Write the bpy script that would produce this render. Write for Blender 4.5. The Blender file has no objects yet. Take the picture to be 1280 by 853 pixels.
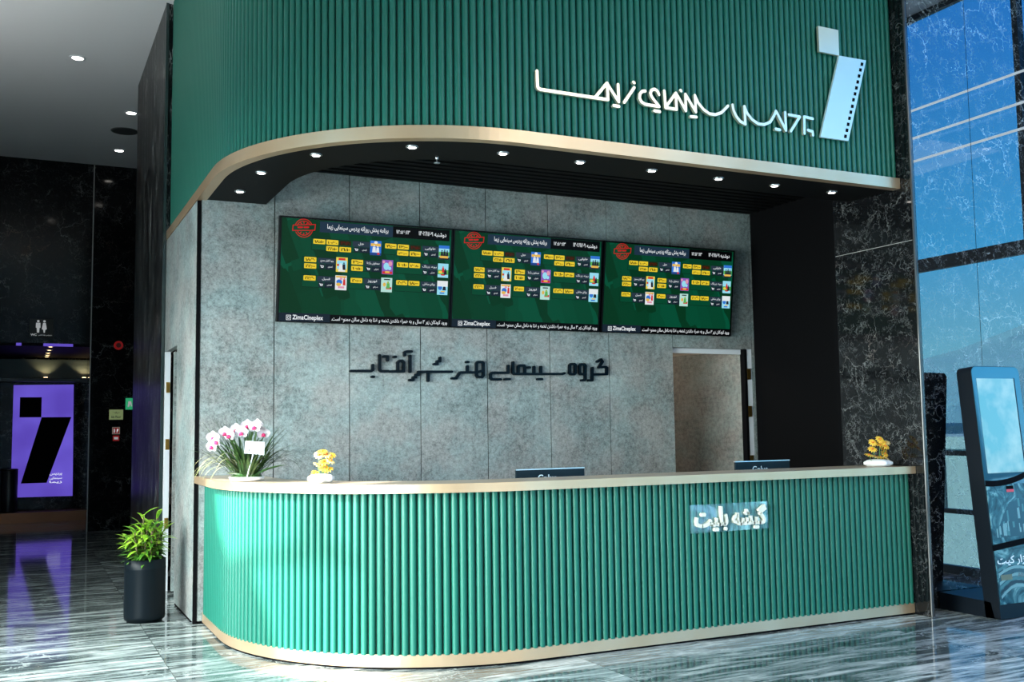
import bpy, bmesh, math, random
from mathutils import Vector, Matrix
random.seed(7)
S = bpy.context.scene
COL = S.collection
PI = math.pi

# ------------------------------------------------------------------ camera, world, lights, exposure
CAM = Vector((-6.2932, -5.8451, 1.4778))
cd = bpy.data.cameras.new('camera')
cd.sensor_width = 36.0
cd.lens = 1278.37 * 36.0 / 1280.0
cd.clip_end = 2000
cam = bpy.data.objects.new('camera', cd); COL.objects.link(cam)
r_ = Vector((0.9008165, -0.4339784, -0.0138659)); u_ = Vector((-0.0244511, -0.0825857, 0.9962840)); f_ = Vector((0.4335109, 0.8971300, 0.0850058))
cam.matrix_world = Matrix(((r_.x, u_.x, -f_.x, CAM.x), (r_.y, u_.y, -f_.y, CAM.y), (r_.z, u_.z, -f_.z, CAM.z), (0, 0, 0, 1)))
S.camera = cam
S.view_settings.view_transform = 'Standard'
S.view_settings.look = 'None'
S.view_settings.gamma = 1.0
S.view_settings.use_curve_mapping = False
S.view_settings.exposure = 0.0
try:
    S.cycles.use_denoising = True
    S.cycles.max_bounces = 8
    S.cycles.glossy_bounces = 6
    S.cycles.transparent_max_bounces = 12
    S.cycles.sample_clamp_indirect = 6.0
except Exception:
    pass

def nt(tree):
    N, L = tree.nodes, tree.links
    return N, L
w = bpy.data.worlds.new('sky'); S.world = w; w.use_nodes = True
N, L = nt(w.node_tree); N.clear()
tc = N.new('ShaderNodeTexCoord'); sp = N.new('ShaderNodeSeparateXYZ'); L.new(tc.outputs['Generated'], sp.inputs[0])
rp = N.new('ShaderNodeValToRGB'); L.new(sp.outputs['Z'], rp.inputs[0])
el = rp.color_ramp.elements
el[0].position = 0.0; el[0].color = (0.36, 0.74, 0.80, 1)
el[1].position = 0.75; el[1].color = (0.012, 0.13, 0.60, 1)
e = el.new(0.16); e.color = (0.08, 0.48, 0.92, 1)
e = el.new(0.32); e.color = (0.03, 0.28, 0.82, 1)
bg = N.new('ShaderNodeBackground'); bg.inputs[1].default_value = 4.2
L.new(rp.outputs[0], bg.inputs[0])
wo = N.new('ShaderNodeOutputWorld'); L.new(bg.outputs[0], wo.inputs[0])

SUN_DIR = Vector((0.92, 0.39, -0.74)).normalized()      # the way the sunlight travels
sd = bpy.data.lights.new('sun', 'SUN'); sd.energy = 21.0; sd.color = (1.0, 0.95, 0.86); sd.angle = math.radians(1.6)
so = bpy.data.objects.new('sun', sd); COL.objects.link(so)
so.rotation_euler = SUN_DIR.to_track_quat('-Z', 'Y').to_euler(); so.location = (-7, -1, 5)
def area(name, loc, direction, sx, sy, energy, color):
    a = bpy.data.lights.new(name, 'AREA'); a.shape = 'RECTANGLE'; a.size = sx; a.size_y = sy; a.energy = energy; a.color = color
    o = bpy.data.objects.new(name, a); COL.objects.link(o); o.location = loc
    o.rotation_euler = Vector(direction).to_track_quat('-Z', 'Y').to_euler()
    return o
lw_ = area('left_window_daylight', (-8.3, 0.7, 1.45), (1, 0.28, -0.45), 7.4, 2.7, 740, (0.90, 1.0, 0.97)); lw_.data.spread = math.radians(106)
area('front_entrance_daylight', (-1.0, -11.6, 2.6), (0, 1, 0.02), 5.6, 4.4, 150, (0.86, 1.0, 0.97))
area('added_ceiling_fill', (-0.6, -6.6, 5.5), (0, 0, -1), 4.4, 5.0, 300, (1.0, 0.96, 0.88))  # unseen light added overhead to brighten the floor and the sign metal
area('added_corridor_fill', (-8.2, 4.2, 3.3), (.55, .12, 1), 7.0, .5, 62, (1.0, .98, .94)).data.spread = math.radians(130)  # unseen upward light added to lift the corridor ceiling
po = area('side_window_portal', (1.93, -6.0, 2.8), (-1, 0, 0), 5.5, 12.0, 1, (1, 1, 1))
po.data.cycles.is_portal = True
po.rotation_euler = (PI/2, 0, PI/2); po.data.size = 12.0; po.data.size_y = 5.5

# ------------------------------------------------------------------ materials
def srgb(r, g, b):
    f = lambda c: (c/255/12.92) if c/255 <= .04045 else ((c/255+.055)/1.055)**2.4
    return (f(r), f(g), f(b), 1)
MATS = {}
def mat(name, color, rough=.5, metal=0., spec=.5, emit=None, estr=0., ior=None, coat=0.):
    m = bpy.data.materials.new(name); m.use_nodes = True
    b = m.node_tree.nodes['Principled BSDF']
    b.inputs['Base Color'].default_value = color if len(color) == 4 else (*color, 1)
    b.inputs['Roughness'].default_value = rough; b.inputs['Metallic'].default_value = metal
    b.inputs['Specular IOR Level'].default_value = spec
    if ior: b.inputs['IOR'].default_value = ior
    if coat: b.inputs['Coat Weight'].default_value = coat
    if emit:
        b.inputs['Emission Color'].default_value = emit if len(emit) == 4 else (*emit, 1); b.inputs['Emission Strength'].default_value = estr
    MATS[name] = m
    return m
def nodes(m):
    return m.node_tree.nodes, m.node_tree.links, m.node_tree.nodes['Principled BSDF']
def objco(N, L, scale=(1, 1, 1), rot=(0, 0, 0), loc=(0, 0, 0)):
    t = N.new('ShaderNodeTexCoord'); mp = N.new('ShaderNodeMapping')
    mp.inputs['Scale'].default_value = scale; mp.inputs['Rotation'].default_value = rot; mp.inputs['Location'].default_value = loc
    L.new(t.outputs['Object'], mp.inputs[0]); return mp.outputs[0]
def noise(N, L, co, scale, detail=4, rough=.6, dist=0.):
    n = N.new('ShaderNodeTexNoise'); n.inputs['Scale'].default_value = scale; n.inputs['Detail'].default_value = detail
    n.inputs['Roughness'].default_value = rough; n.inputs['Distortion'].default_value = dist
    L.new(co, n.inputs['Vector']); return n
def ramp(N, L, fac, stops):
    r = N.new('ShaderNodeValToRGB'); L.new(fac, r.inputs[0]); e = r.color_ramp.elements
    while len(e) > 1: e.remove(e[-1])
    e[0].position = stops[0][0]; e[0].color = stops[0][1]
    for p, c in stops[1:]:
        q = e.new(p); q.color = c
    return r
def g(v): return (v, v, v, 1)
def mix(N, L, fac, a, b, mode='MIX'):
    m = N.new('ShaderNodeMix'); m.data_type = 'RGBA'; m.blend_type = mode
    for sock, v in ((m.inputs['Factor'], fac), (m.inputs[6], a), (m.inputs[7], b)):
        if hasattr(v, 'node'): L.new(v, sock)
        else: sock.default_value = v
    return m.outputs[2]
def math_(N, L, op, a, b=0.5):
    m = N.new('ShaderNodeMath'); m.operation = op
    for i, v in enumerate((a, b)):
        if hasattr(v, 'node'): L.new(v, m.inputs[i])
        else: m.inputs[i].default_value = v
    return m.outputs[0]

GREEN = mat('green_lacquer', (0.005, 0.120, 0.082), .42, spec=.5)
BRASS = mat('brushed_brass', (0.80, 0.61, 0.43), .36, .7)
Nn, Ll, B = nodes(BRASS)
co = objco(Nn, Ll, (1.2, 1.2, 1.2)); n1 = noise(Nn, Ll, co, 1.4, 2)
rr = ramp(Nn, Ll, n1.outputs[0], [(.3, (0.60, 0.39, 0.23, 1)), (.7, (0.68, 0.50, 0.33, 1))]); Ll.new(rr.outputs[0], B.inputs['Base Color'])
SIGNMETAL = mat('polished_champagne_metal', (0.93, 0.79, 0.60), .28, .75)
BLACK = mat('matt_black', (0.003, 0.003, 0.0035), .75, spec=.05)
SOFFIT = mat('black_soffit_paint', (0.002, 0.0022, 0.0025), .6, spec=.15)
BLKMETAL = mat('black_powder_coat', (0.010, 0.013, 0.018), .35)
WHITE = mat('white_paint', (0.75, 0.77, 0.80), .5)
CEIL = mat('ceiling_paint', (0.70, 0.71, 0.72), .7)
WARMWALL = mat('back_room_paint', (0.78, 0.74, 0.68), .7)
LAMP = mat('lamp_lens', (1, 1, 1), .3, emit=(1.0, .95, .86), estr=14)
LAMPW = mat('warm_lamp_lens', (1, 1, 1), .3, emit=(1.0, .62, .30), estr=7)
CHROME = mat('brushed_steel', (0.7, 0.72, 0.74), .3, 1.0)
HINGE = mat('brass_hinge', (0.62, 0.36, 0.08), .35, 1.0)
COUNTERTOP = mat('beige_countertop', (0.45, 0.36, 0.26), .35)
ACRYL = mat('gloss_black_acrylic', (0.0015, 0.005, 0.009), .22, spec=.06)

# grey mottled concrete-look laminate
def concrete(name, lo, hi, speck):
    m = mat(name, hi, .55, spec=.35); N, L, B = nodes(m)
    co = objco(N, L)
    a = noise(N, L, co, 2.2, 5, .62); b = noise(N, L, co, 24, 6, .75); c = noise(N, L, co, 95, 3, .7)
    s = math_(N, L, 'ADD', math_(N, L, 'MULTIPLY', a.outputs[0], .30), math_(N, L, 'ADD', math_(N, L, 'MULTIPLY', b.outputs[0], .42), math_(N, L, 'MULTIPLY', c.outputs[0], .28)))
    r1 = ramp(N, L, s, [(.40, tuple(x*.8 for x in lo)), (.5, tuple((x+y)/2 for x, y in zip(lo, hi))), (.60, hi)])
    tint = noise(N, L, co, 3.1, 3)
    r2 = ramp(N, L, tint.outputs[0], [(.4, (1.0, .93, .90, 1)), (.62, (.90, 1.0, .99, 1))])
    mx = mix(N, L, 1.0, r1.outputs[0], r2.outputs[0], 'MULTIPLY')
    v = noise(N, L, co, 42, 4, .8); rv = ramp(N, L, v.outputs[0], [(.60, g(0)), (.72, g(1))])
    L.new(mix(N, L, math_(N, L, 'MULTIPLY', rv.outputs[0], .35), mx, speck), B.inputs['Base Color'])
    bp = N.new('ShaderNodeBump'); bp.inputs['Strength'].default_value = .12; bp.inputs['Distance'].default_value = .004
    L.new(b.outputs[0], bp.inputs['Height']); L.new(bp.outputs[0], B.inputs['Normal'])
    return m
CONC = concrete('grey_concrete_laminate', (.12, .135, .134, 1), (.37, .395, .388, 1), (.06, .065, .065, 1))
CONCDOOR = concrete('grey_concrete_door_laminate', (.13, .125, .115, 1), (.34, .325, .30, 1), (.06, .06, .055, 1))

# black marble with white veins
def black_marble(name, vein=1.0, rough=.035, ior=1.5, scale=1.0, fine=.6, zs=1.0):
    m = mat(name, (0.006, 0.006, 0.007), rough, ior=ior); N, L, B = nodes(m)
    B.inputs['Specular IOR Level'].default_value = .5 if ior > 1.44 and rough < .07 else .22
    co = objco(N, L, (scale, scale, scale*zs))
    dn = noise(N, L, co, 2.6, 5, .65)
    va = N.new('ShaderNodeVectorMath'); va.operation = 'MULTIPLY_ADD'
    L.new(dn.outputs['Color'], va.inputs[0]); va.inputs[1].default_value = (.55, .55, .55); L.new(co, va.inputs[2])
    def veins(sc, lo, hi):
        vo = N.new('ShaderNodeTexVoronoi'); vo.feature = 'DISTANCE_TO_EDGE'; vo.inputs['Scale'].default_value = sc
        L.new(va.outputs[0], vo.inputs['Vector'])
        return ramp(N, L, vo.outputs['Distance'], [(lo, g(1)), (hi, g(0))]).outputs[0]
    big = veins(2.1, .0, .016); small = veins(7.5, .0, .04); tiny = veins(19, .0, .075)
    mk = ramp(N, L, noise(N, L, co, 1.7, 4).outputs[0], [(.46, g(0)), (.62, g(1))]).outputs[0]
    mk2 = ramp(N, L, noise(N, L, co, 3.9, 4, .7).outputs[0], [(.47, g(0)), (.66, g(1))]).outputs[0]
    mk3 = ramp(N, L, noise(N, L, co, 6.0, 4, .7).outputs[0], [(.5, g(0)), (.7, g(1))]).outputs[0]
    a = math_(N, L, 'MULTIPLY', big, mk); b = math_(N, L, 'MULTIPLY', math_(N, L, 'MULTIPLY', small, mk2), fine); c = math_(N, L, 'MULTIPLY', math_(N, L, 'MULTIPLY', tiny, mk3), fine*.7)
    s = math_(N, L, 'MULTIPLY', math_(N, L, 'MAXIMUM', a, math_(N, L, 'MAXIMUM', b, c)), vein)
    col = ramp(N, L, noise(N, L, co, 1.1, 3).outputs[0], [(.56, (.42, .43, .42, 1)), (.70, (.36, .17, .09, 1))]).outputs[0]
    L.new(mix(N, L, s, (.0055, .006, .007, 1), col), B.inputs['Base Color'])
    return m
MARBLE = black_marble('black_marble', .34, .08, 1.45, 1.0)
MARBLE_PIER = black_marble('black_marble_pier', .40, .06, 1.45, 1.5, 1.0)
MARBLE_MIRROR = black_marble('polished_black_marble', 1.0, .012, 2.3, 1.35, 1.0)

# floor : grey striped marble slabs
FLOOR = mat('striped_grey_marble_floor', (.1, .12, .12), .075, ior=1.42); N, L, B = nodes(FLOOR)
t = N.new('ShaderNodeTexCoord'); sx = N.new('ShaderNodeSeparateXYZ'); L.new(t.outputs['Object'], sx.inputs[0])
TX, TY = 2.4, 1.2
fx = math_(N, L, 'DIVIDE', math_(N, L, 'ADD', sx.outputs[0], 5.40 + 2.4*10), TX); fy = math_(N, L, 'DIVIDE', math_(N, L, 'ADD', sx.outputs[1], 13.30), TY)
ix = math_(N, L, 'FLOOR', fx); iy = math_(N, L, 'FLOOR', fy)
cm = N.new('ShaderNodeCombineXYZ'); L.new(ix, cm.inputs[0]); L.new(iy, cm.inputs[1])
wn = N.new('ShaderNodeTexWhiteNoise'); wn.noise_dimensions = '3D'; L.new(cm.outputs[0], wn.inputs['Vector'])
off = N.new('ShaderNodeVectorMath'); off.operation = 'MULTIPLY_ADD'; L.new(wn.outputs['Color'], off.inputs[0]); off.inputs[1].default_value = (7, 7, 7)
L.new(t.outputs['Object'], off.inputs[2])
mp = N.new('ShaderNodeMapping'); mp.inputs['Scale'].default_value = (.62, 4.6, 1); mp.inputs['Rotation'].default_value = (0, 0, .10); L.new(off.outputs[0], mp.inputs[0])
n1 = noise(N, L, mp.outputs[0], 1.7, 9, .68, 1.1); n2 = noise(N, L, mp.outputs[0], 6.5, 6, .7, .5)
s = math_(N, L, 'ADD', math_(N, L, 'MULTIPLY', n1.outputs[0], .68), math_(N, L, 'MULTIPLY', n2.outputs[0], .32))
rc1 = ramp(N, L, s, [(.38, (.018, .026, .027, 1)), (.46, (.085, .11, .11, 1)), (.52, (.27, .31, .31, 1)), (.57, (.46, .50, .49, 1)), (.65, (.80, .83, .81, 1))])
vo = N.new('ShaderNodeTexVoronoi'); vo.feature = 'DISTANCE_TO_EDGE'; vo.inputs['Scale'].default_value = 1.5
dn = noise(N, L, off.outputs[0], 2.2, 5, .65); va = N.new('ShaderNodeVectorMath'); va.operation = 'MULTIPLY_ADD'
L.new(dn.outputs['Color'], va.inputs[0]); va.inputs[1].default_value = (.9, .9, .9); L.new(off.outputs[0], va.inputs[2]); L.new(va.outputs[0], vo.inputs['Vector'])
vv = ramp(N, L, vo.outputs['Distance'], [(0, g(.75)), (.018, g(0))])
vm = ramp(N, L, noise(N, L, off.outputs[0], 1.3, 3).outputs[0], [(.48, g(0)), (.6, g(1))])
c2 = mix(N, L, math_(N, L, 'MULTIPLY', vv.outputs[0], vm.outputs[0]), rc1.outputs[0], (.62, .66, .64, 1))
tv = N.new('ShaderNodeMapRange'); tv.inputs[3].default_value = .72; tv.inputs[4].default_value = 1.15; L.new(wn.outputs['Value'], tv.inputs[0])
tb = N.new('ShaderNodeCombineColor')
for i in range(3): L.new(tv.outputs[0], tb.inputs[i])
c3 = mix(N, L, 1.0, c2, tb.outputs[0], 'MULTIPLY')
def joint(fr, wd):
    q = math_(N, L, 'FRACT', fr); return math_(N, L, 'LESS_THAN', q, wd)
jt = math_(N, L, 'MAXIMUM', joint(fx, .0018), joint(fy, .0036))
L.new(mix(N, L, math_(N, L, 'MULTIPLY', jt, .75), c3, (.02, .024, .024, 1)), B.inputs['Base Color'])

# ------------------------------------------------------------------ mesh helpers
class MB:
    """collects shapes, links them as one mesh object"""
    def __init__(s): s.bm = bmesh.new(); s.mi = 0
    def _set(s, fs, smooth=False):
        for f in fs: f.material_index = s.mi; f.smooth = smooth
    def face(s, pts, smooth=False):
        f = s.bm.faces.new([s.bm.verts.new(p) for p in pts]); s._set([f], smooth); return f
    def box(s, a, b, bev=0.):
        n0 = set(s.bm.faces)
        x0, y0, z0 = (min(a[i], b[i]) for i in range(3)); x1, y1, z1 = (max(a[i], b[i]) for i in range(3))
        v = [s.bm.verts.new(p) for p in ((x0,y0,z0),(x1,y0,z0),(x1,y1,z0),(x0,y1,z0),(x0,y0,z1),(x1,y0,z1),(x1,y1,z1),(x0,y1,z1))]
        fs = [s.bm.faces.new([v[i] for i in q]) for q in ((3,2,1,0),(4,5,6,7),(0,1,5,4),(1,2,6,5),(2,3,7,6),(3,0,4,7))]
        if bev:
            es = {e for f in fs for e in f.edges}
            bmesh.ops.bevel(s.bm, geom=list(es), offset=bev, segments=2, affect='EDGES', profile=.5)
        s._set([f for f in s.bm.faces if f not in n0])
    def prism(s, poly, d):
        """closed polygon (3-D points, any plane) pushed along d"""
        d = Vector(d); k = len(poly)
        a = [s.bm.verts.new(p) for p in poly]; b = [s.bm.verts.new(Vector(p)+d) for p in poly]
        fs = [s.bm.faces.new(a), s.bm.faces.new(b[::-1])] + [s.bm.faces.new((a[i], b[i], b[(i+1) % k], a[(i+1) % k])) for i in range(k)]
        s._set(fs)
    def lathe(s, prof, c=(0, 0, 0), seg=32, axis='Z', smooth=True):
        c = Vector(c); rings = []
        for r, h in prof:
            ring = []
            for i in range(seg):
                a = 2*PI*i/seg
                p = {'Z': (r*math.cos(a), r*math.sin(a), h), 'Y': (r*math.cos(a), h, r*math.sin(a)), 'X': (h, r*math.cos(a), r*math.sin(a))}[axis]
                ring.append(s.bm.verts.new(c+Vector(p)))
            rings.append(ring)
        fs = []
        for a, b in zip(rings, rings[1:]):
            for i in range(seg):
                fs.append(s.bm.faces.new((a[i], a[(i+1) % seg], b[(i+1) % seg], b[i])))
        s._set(fs, smooth)
        caps = [s.bm.faces.new(rings[0][::-1]), s.bm.faces.new(rings[-1])]; s._set(caps)
    def tube(s, pts, r, seg=8, r2=None):
        pts = [Vector(p) for p in pts]; n = len(pts); rings = []
        for i, p in enumerate(pts):
            d = (pts[min(i+1, n-1)]-pts[max(i-1, 0)]).normalized()
            ref = Vector((0, 0, 1)) if abs(d.z) < .9 else Vector((1, 0, 0))
            x = d.cross(ref).normalized(); y = d.cross(x); rad = r if r2 is None else r+(r2-r)*i/(n-1)
            rings.append([s.bm.verts.new(p+(x*math.cos(2*PI*k/seg)+y*math.sin(2*PI*k/seg))*rad) for k in range(seg)])
        fs = []
        for a, b in zip(rings, rings[1:]):
            for k in range(seg): fs.append(s.bm.faces.new((a[k], a[(k+1) % seg], b[(k+1) % seg], b[k])))
        s._set(fs, True); s._set([s.bm.faces.new(rings[0][::-1]), s.bm.faces.new(rings[-1])])
    def grid(s, rows, smooth=True):
        vs = [[s.bm.verts.new(p) for p in r] for r in rows]
        fs = [s.bm.faces.new((a[i], a[i+1], b[i+1], b[i])) for a, b in zip(vs, vs[1:]) for i in range(len(a)-1)]
        s._set(fs, smooth)
    def ball(s, c, r, sq=(1, 1, 1), u=10, v=7):
        rows = []
        for j in range(v+1):
            th = PI*j/v
            rows.append([(c[0]+r*sq[0]*math.sin(th)*math.cos(2*PI*i/u), c[1]+r*sq[1]*math.sin(th)*math.sin(2*PI*i/u), c[2]+r*sq[2]*math.cos(th)) for i in range(u+1)])
        s.grid(rows)
    def build(s, name, mats, parent=None, weld=False, fixn=True):
        if weld: bmesh.ops.remove_doubles(s.bm, verts=s.bm.verts, dist=1e-5)
        if fixn: bmesh.ops.recalc_face_normals(s.bm, faces=s.bm.faces)
        me = bpy.data.meshes.new(name); s.bm.to_mesh(me); s.bm.free()
        for m in (mats if isinstance(mats, (list, tuple)) else [mats]): me.materials.append(m)
        o = bpy.data.objects.new(name, me); COL.objects.link(o)
        if parent: 
            o.parent = parent
        return o
def empty(name, loc=(0, 0, 0)):
    o = bpy.data.objects.new(name, None); COL.objects.link(o); o.location = loc; o.empty_display_size = .1; return o
def tag(o, label=None, cat=None, group=None, kind=None):
    if label: o['label'] = label
    if cat: o['category'] = cat
    if group: o['group'] = group
    if kind: o['kind'] = kind
    return o
def thing(name, label, cat, loc=(0, 0, 0), group=None): return tag(empty(name, loc), label, cat, group)
def struct(o): o['kind'] = 'structure'; return o
KIDS = {}
def copy_tree(o, parent=None):
    c = o.copy(); COL.objects.link(c); c.parent = parent
    for ch in [q for q in ORDER if q.parent == o]: copy_tree(ch, c)
    return c
ORDER = []
def snapshot(): ORDER[:] = list(COL.objects)

# Persian letters -> their joined forms
_F = {'ا': 0xFE8D, 'آ': 0xFE81, 'د': 0xFEA9, 'ذ': 0xFEAB, 'ر': 0xFEAD, 'ز': 0xFEAF, 'و': 0xFEED}
_D = {'ب': 0xFE8F, 'ت': 0xFE95, 'ث': 0xFE99, 'ج': 0xFE9D, 'ح': 0xFEA1, 'خ': 0xFEA5, 'س': 0xFEB1, 'ش': 0xFEB5, 'ص': 0xFEB9, 'ط': 0xFEC1, 'ع': 0xFEC9, 'غ': 0xFECD, 'ف': 0xFED1, 'ق': 0xFED5,
      'ل': 0xFEDD, 'م': 0xFEE1, 'ن': 0xFEE5, 'ه': 0xFEE9, 'پ': 0xFB56, 'چ': 0xFB7A, 'گ': 0xFB92, 'ک': 0xFB8E, 'ی': 0xFBFC}
def persian(s):
    out = []; words = s.split(' ')
    for wd in words:
        if not any(c in _F or c in _D for c in wd): out.append(wd); continue
        r = []; n = len(wd); i = 0
        while i < n:
            c = wd[i]; pd = i > 0 and wd[i-1] in _D; nx = i+1 < n and (wd[i+1] in _F or wd[i+1] in _D)
            if c == 'ل' and i+1 < n and wd[i+1] == 'ا': r.append(chr(0xFEFC if pd else 0xFEFB)); i += 2; continue
            if c in _F: r.append(chr(_F[c]+(1 if pd else 0)))
            elif c in _D:
                k = 3 if (pd and nx) else 1 if pd else 2 if nx else 0
                r.append(chr(_D[c]+k))
            else: r.append(c)
            i += 1
        out.append(''.join(r[::-1]))
    return ' '.join(out[::-1])
def text_mesh(body, width=None, height=None, depth=.0, bold=0., rtl=False):
    """flat lettering as a mesh in its own XZ plane facing -Y; fitted to width (or height); centre at 0"""
    cu = bpy.data.curves.new('lettering', 'FONT'); cu.body = persian(body) if rtl else body; cu.size = 1; cu.offset = bold; cu.extrude = depth
    cu.resolution_u = 4
    o = bpy.data.objects.new('lettering', cu); COL.objects.link(o)
    dg = bpy.context.evaluated_depsgraph_get(); me = bpy.data.meshes.new_from_object(o.evaluated_get(dg))
    bpy.data.objects.remove(o); bpy.data.curves.remove(cu)
    xs = [v.co.x for v in me.vertices]; ys = [v.co.y for v in me.vertices]
    cx, cy = (min(xs)+max(xs))/2, (min(ys)+max(ys))/2; W, H = max(xs)-min(xs), max(ys)-min(ys)
    sxx = width/W if width else height/H; syy = height/H if height else sxx
    for v in me.vertices: v.co = ((v.co.x-cx)*sxx, -v.co.z, (v.co.y-cy)*syy)
    return me
def text_obj(name, body, m, parent, loc, rot=(0, 0, 0), **k):
    me = text_mesh(body, **k); me.materials.append(m)
    o = bpy.data.objects.new(name, me); COL.objects.link(o); o.parent = parent; o.location = loc; o.rotation_euler = rot
    return o

# sweep along the counter / canopy outline.  d = how far in from the outermost line
XC, YC, R0 = -3.32, 1.72, 1.72
def path_len(d, yend): return -XC + (R0-d)*PI/2 + (yend-YC)
def path_at(d, s):
    L1 = -XC; L2 = (R0-d)*PI/2
    if s <= L1: return Vector((-s, d)), Vector((0, -1))
    if s <= L1+L2:
        a = (s-L1)/(R0-d); nrm = Vector((-math.sin(a), -math.cos(a)))
        return Vector((XC, YC))+nrm*(R0-d), nrm
    return Vector((XC-R0+d, YC+(s-L1-L2))), Vector((-1, 0))
def sweep(mb, prof, yend, x0=-0.003):
    """prof: closed list of (d, z)"""
    stations = [0.0] + [i/8 for i in range(1, 9)]
    rows = []
    fr = [('s', x) for x in (0, .5, 1.0)] + [('a', i/40) for i in range(1, 41)] + [('e', 1.0)]
    for kind, v in fr:
        row = []
        for d, z in prof:
            if kind == 's': p = Vector((x0+(XC-x0)*v, d))
            elif kind == 'a':
                a = v*PI/2; p = Vector((XC, YC))+Vector((-math.sin(a), -math.cos(a)))*(R0-d)
            else: p = Vector((XC-R0+d, yend))
            row.append(mb.bm.verts.new((p.x, p.y, z)))
        rows.append(row)
    k = len(prof); fs = []
    for a, b in zip(rows, rows[1:]):
        for i in range(k): fs.append(mb.bm.faces.new((a[i], b[i], b[(i+1) % k], a[(i+1) % k])))
    fs += [mb.bm.faces.new(rows[0]), mb.bm.faces.new(rows[-1][::-1])]
    mb._set(fs)
def ribs(mb, d0, h, pitch, w, z0, z1, yend):
    n = int(path_len(d0, yend)/pitch)
    for i in range(n):
        c = (i+.5)*pitch; cols = []
        ts = [-1, -.97, -.86, -.66, -.36, 0, .36, .66, .86, .97, 1]
        for t_ in ts:
            p, nr = path_at(d0, c+t_*w/2); hh = h*math.sqrt(max(0, 1-abs(t_)**2.6))
            cols.append(p+nr*hh)
        mb.grid([[(q.x, q.y, z0) for q in cols], [(q.x, q.y, z1) for q in cols]])
        e0, _ = path_at(d0, c-w/2); e1, _ = path_at(d0, c+w/2)
        mb.face([(q.x, q.y, z1) for q in cols]); mb.face([(q.x, q.y, z0) for q in cols][::-1])

# ------------------------------------------------------------------ setting
ZC = 5.70                                     # ceiling height
YE = 11.2                                     # end wall of the corridor
MX = -5.07                                   # face of the black marble corridor wall
m = MB(); m.box((-8.6, -12.2, -.12), (2.1, 14.3, 0)); struct(m.build('floor', FLOOR))
m = MB(); m.box((-8.6, -12.2, ZC), (2.1, 11.35, ZC+.15)); struct(m.build('ceiling', CEIL))

# back wall behind the counter: laminate panels, door opening between X=-.505 and .468
YW = 2.5; PJ = [-5.04, -4.4209] + [-4.4209+.6368*k for k in range(1, 7)]
m = MB()
edges = [-5.008] + PJ[1:6] + [-1.2369, -.505]
for a, b in zip(edges, edges[1:]):
    m.box((a+.004, YW, .02), (b-.004, YW+.05, 3.75))
m.box((-.501, YW, 2.25), (.464, YW+.05, 3.75)); m.box((.472, YW, .0), (.56, YW+.05, 3.75))
m.mi = 1
m.box((-5.0, YW+.05, 0), (-.505, YW+.10, 3.75)); m.box((-.505, YW+.05, 2.25), (.468, YW+.10, 3.75)); m.box((.468, YW+.05, 0), (.56, YW+.1, 3.75))
struct(m.build('wall_back', [CONC, BLACK]))
# grey wall facing the corridor, with the near door opening Y 3.55..4.36
GX = -5.04
m = MB()
m.box((GX, YW+.012, .02), (GX+.06, 3.55, 3.33)); m.box((GX, 3.55, 2.25), (GX+.06, 4.399, 3.33));
m.mi = 1; m.box((GX+.002, YW-.005, 0), (GX+.03, YW+.012, 3.33))
struct(m.build('wall_corridor_left_return', [CONC, BLACK]))
m = MB(); m.box((GX+.001, 2.6, 0), (GX+.05, 3.5, .02)); m.box((-5.0, YW+.01, 0), (-4.5, YW+.05, .02)); struct(m.build('baseboard_back', BLACK))
# back room
m = MB(); m.box((-4.97, 6.0, 0), (1.4, 6.1, 3.0)); m.box((1.4, 2.6, 0), (1.5, 6.1, 3.0)); m.box((-5.0, 4.56, 0), (-4.9, 6.0, 3.0)); struct(m.build('wall_back_room', WARMWALL))
m = MB(); m.box((-4.97, 2.61, 3.0), (1.5, 6.1, 3.1)); struct(m.build('ceiling_back_room', WARMWALL))
# recess behind the counter: black side wall, slatted black ceiling above
m = MB(); m.box((.5, .8, 0), (.6, 2.6, 3.75)); m.box((.001, .775, 0), (.6, .83, 3.75)); struct(m.build('wall_recess_right', BLACK))
m = MB()
for k in range(17):
    yk = .70+k*.11; xk = -3.32-math.sqrt(1.15**2-(1.72-yk)**2)+.01 if yk < 1.72 else -4.46
    m.box((xk, yk, 3.655), (.5, yk+.06, 3.70))
m.mi = 1; m.box((-3.4, .58, 3.74), (.55, 1.3, 3.78)); m.box((-4.2, 1.3, 3.74), (.55, 1.75, 3.78)); m.box((-4.46, 1.75, 3.74), (.55, 2.49, 3.78))
struct(m.build('ceiling_slatted', [SOFFIT, BLACK]))
# black marble pier at the right end of the counter
m = MB(); m.box((0.0, -.075, 0), (.05, .775, ZC)); struct(m.build('wall_pier', MARBLE_PIER))
m = MB(); m.box((-.003, -.092, 0), (.026, -.0755, ZC), .006); struct(m.build('trim_1', mat('grey_stone_edge', (.05, .05, .048), .12)))
# horizontal joint lines in the pier
m = MB(); m.box((-.0012, -.07, 2.905), (0.0, .77, 2.910)); struct(m.build('trim_2', mat('light_grout', (.28, .27, .25), .5)))
# polished marble wall on the right (mirrors the glazed side of the hall)
m = MB(); m.box((.05, .16, 0), (.988, .30, ZC)); m.box((.994, .16, 0), (2.0, .30, ZC)); m.mi = 1; m.box((.98, .165, 0), (1.0, .2, ZC))
struct(m.build('wall_right_marble', [MARBLE_MIRROR, BLACK]))
# corridor side wall, black marble
m = MB(); m.box((MX, 4.401, 0), (-4.85, 7.05, ZC)); struct(m.build('wall_corridor_right', black_marble('honed_black_marble', 1.3, .30, 1.35, 1.6, .9, .16)))
m = MB(); m.box((MX-.004, 4.384, 0), (-5.046, 4.40, ZC)); struct(m.build('trim_3', mat('dark_edge_profile', (.03, .045, .045), .15, spec=.7)))
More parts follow.
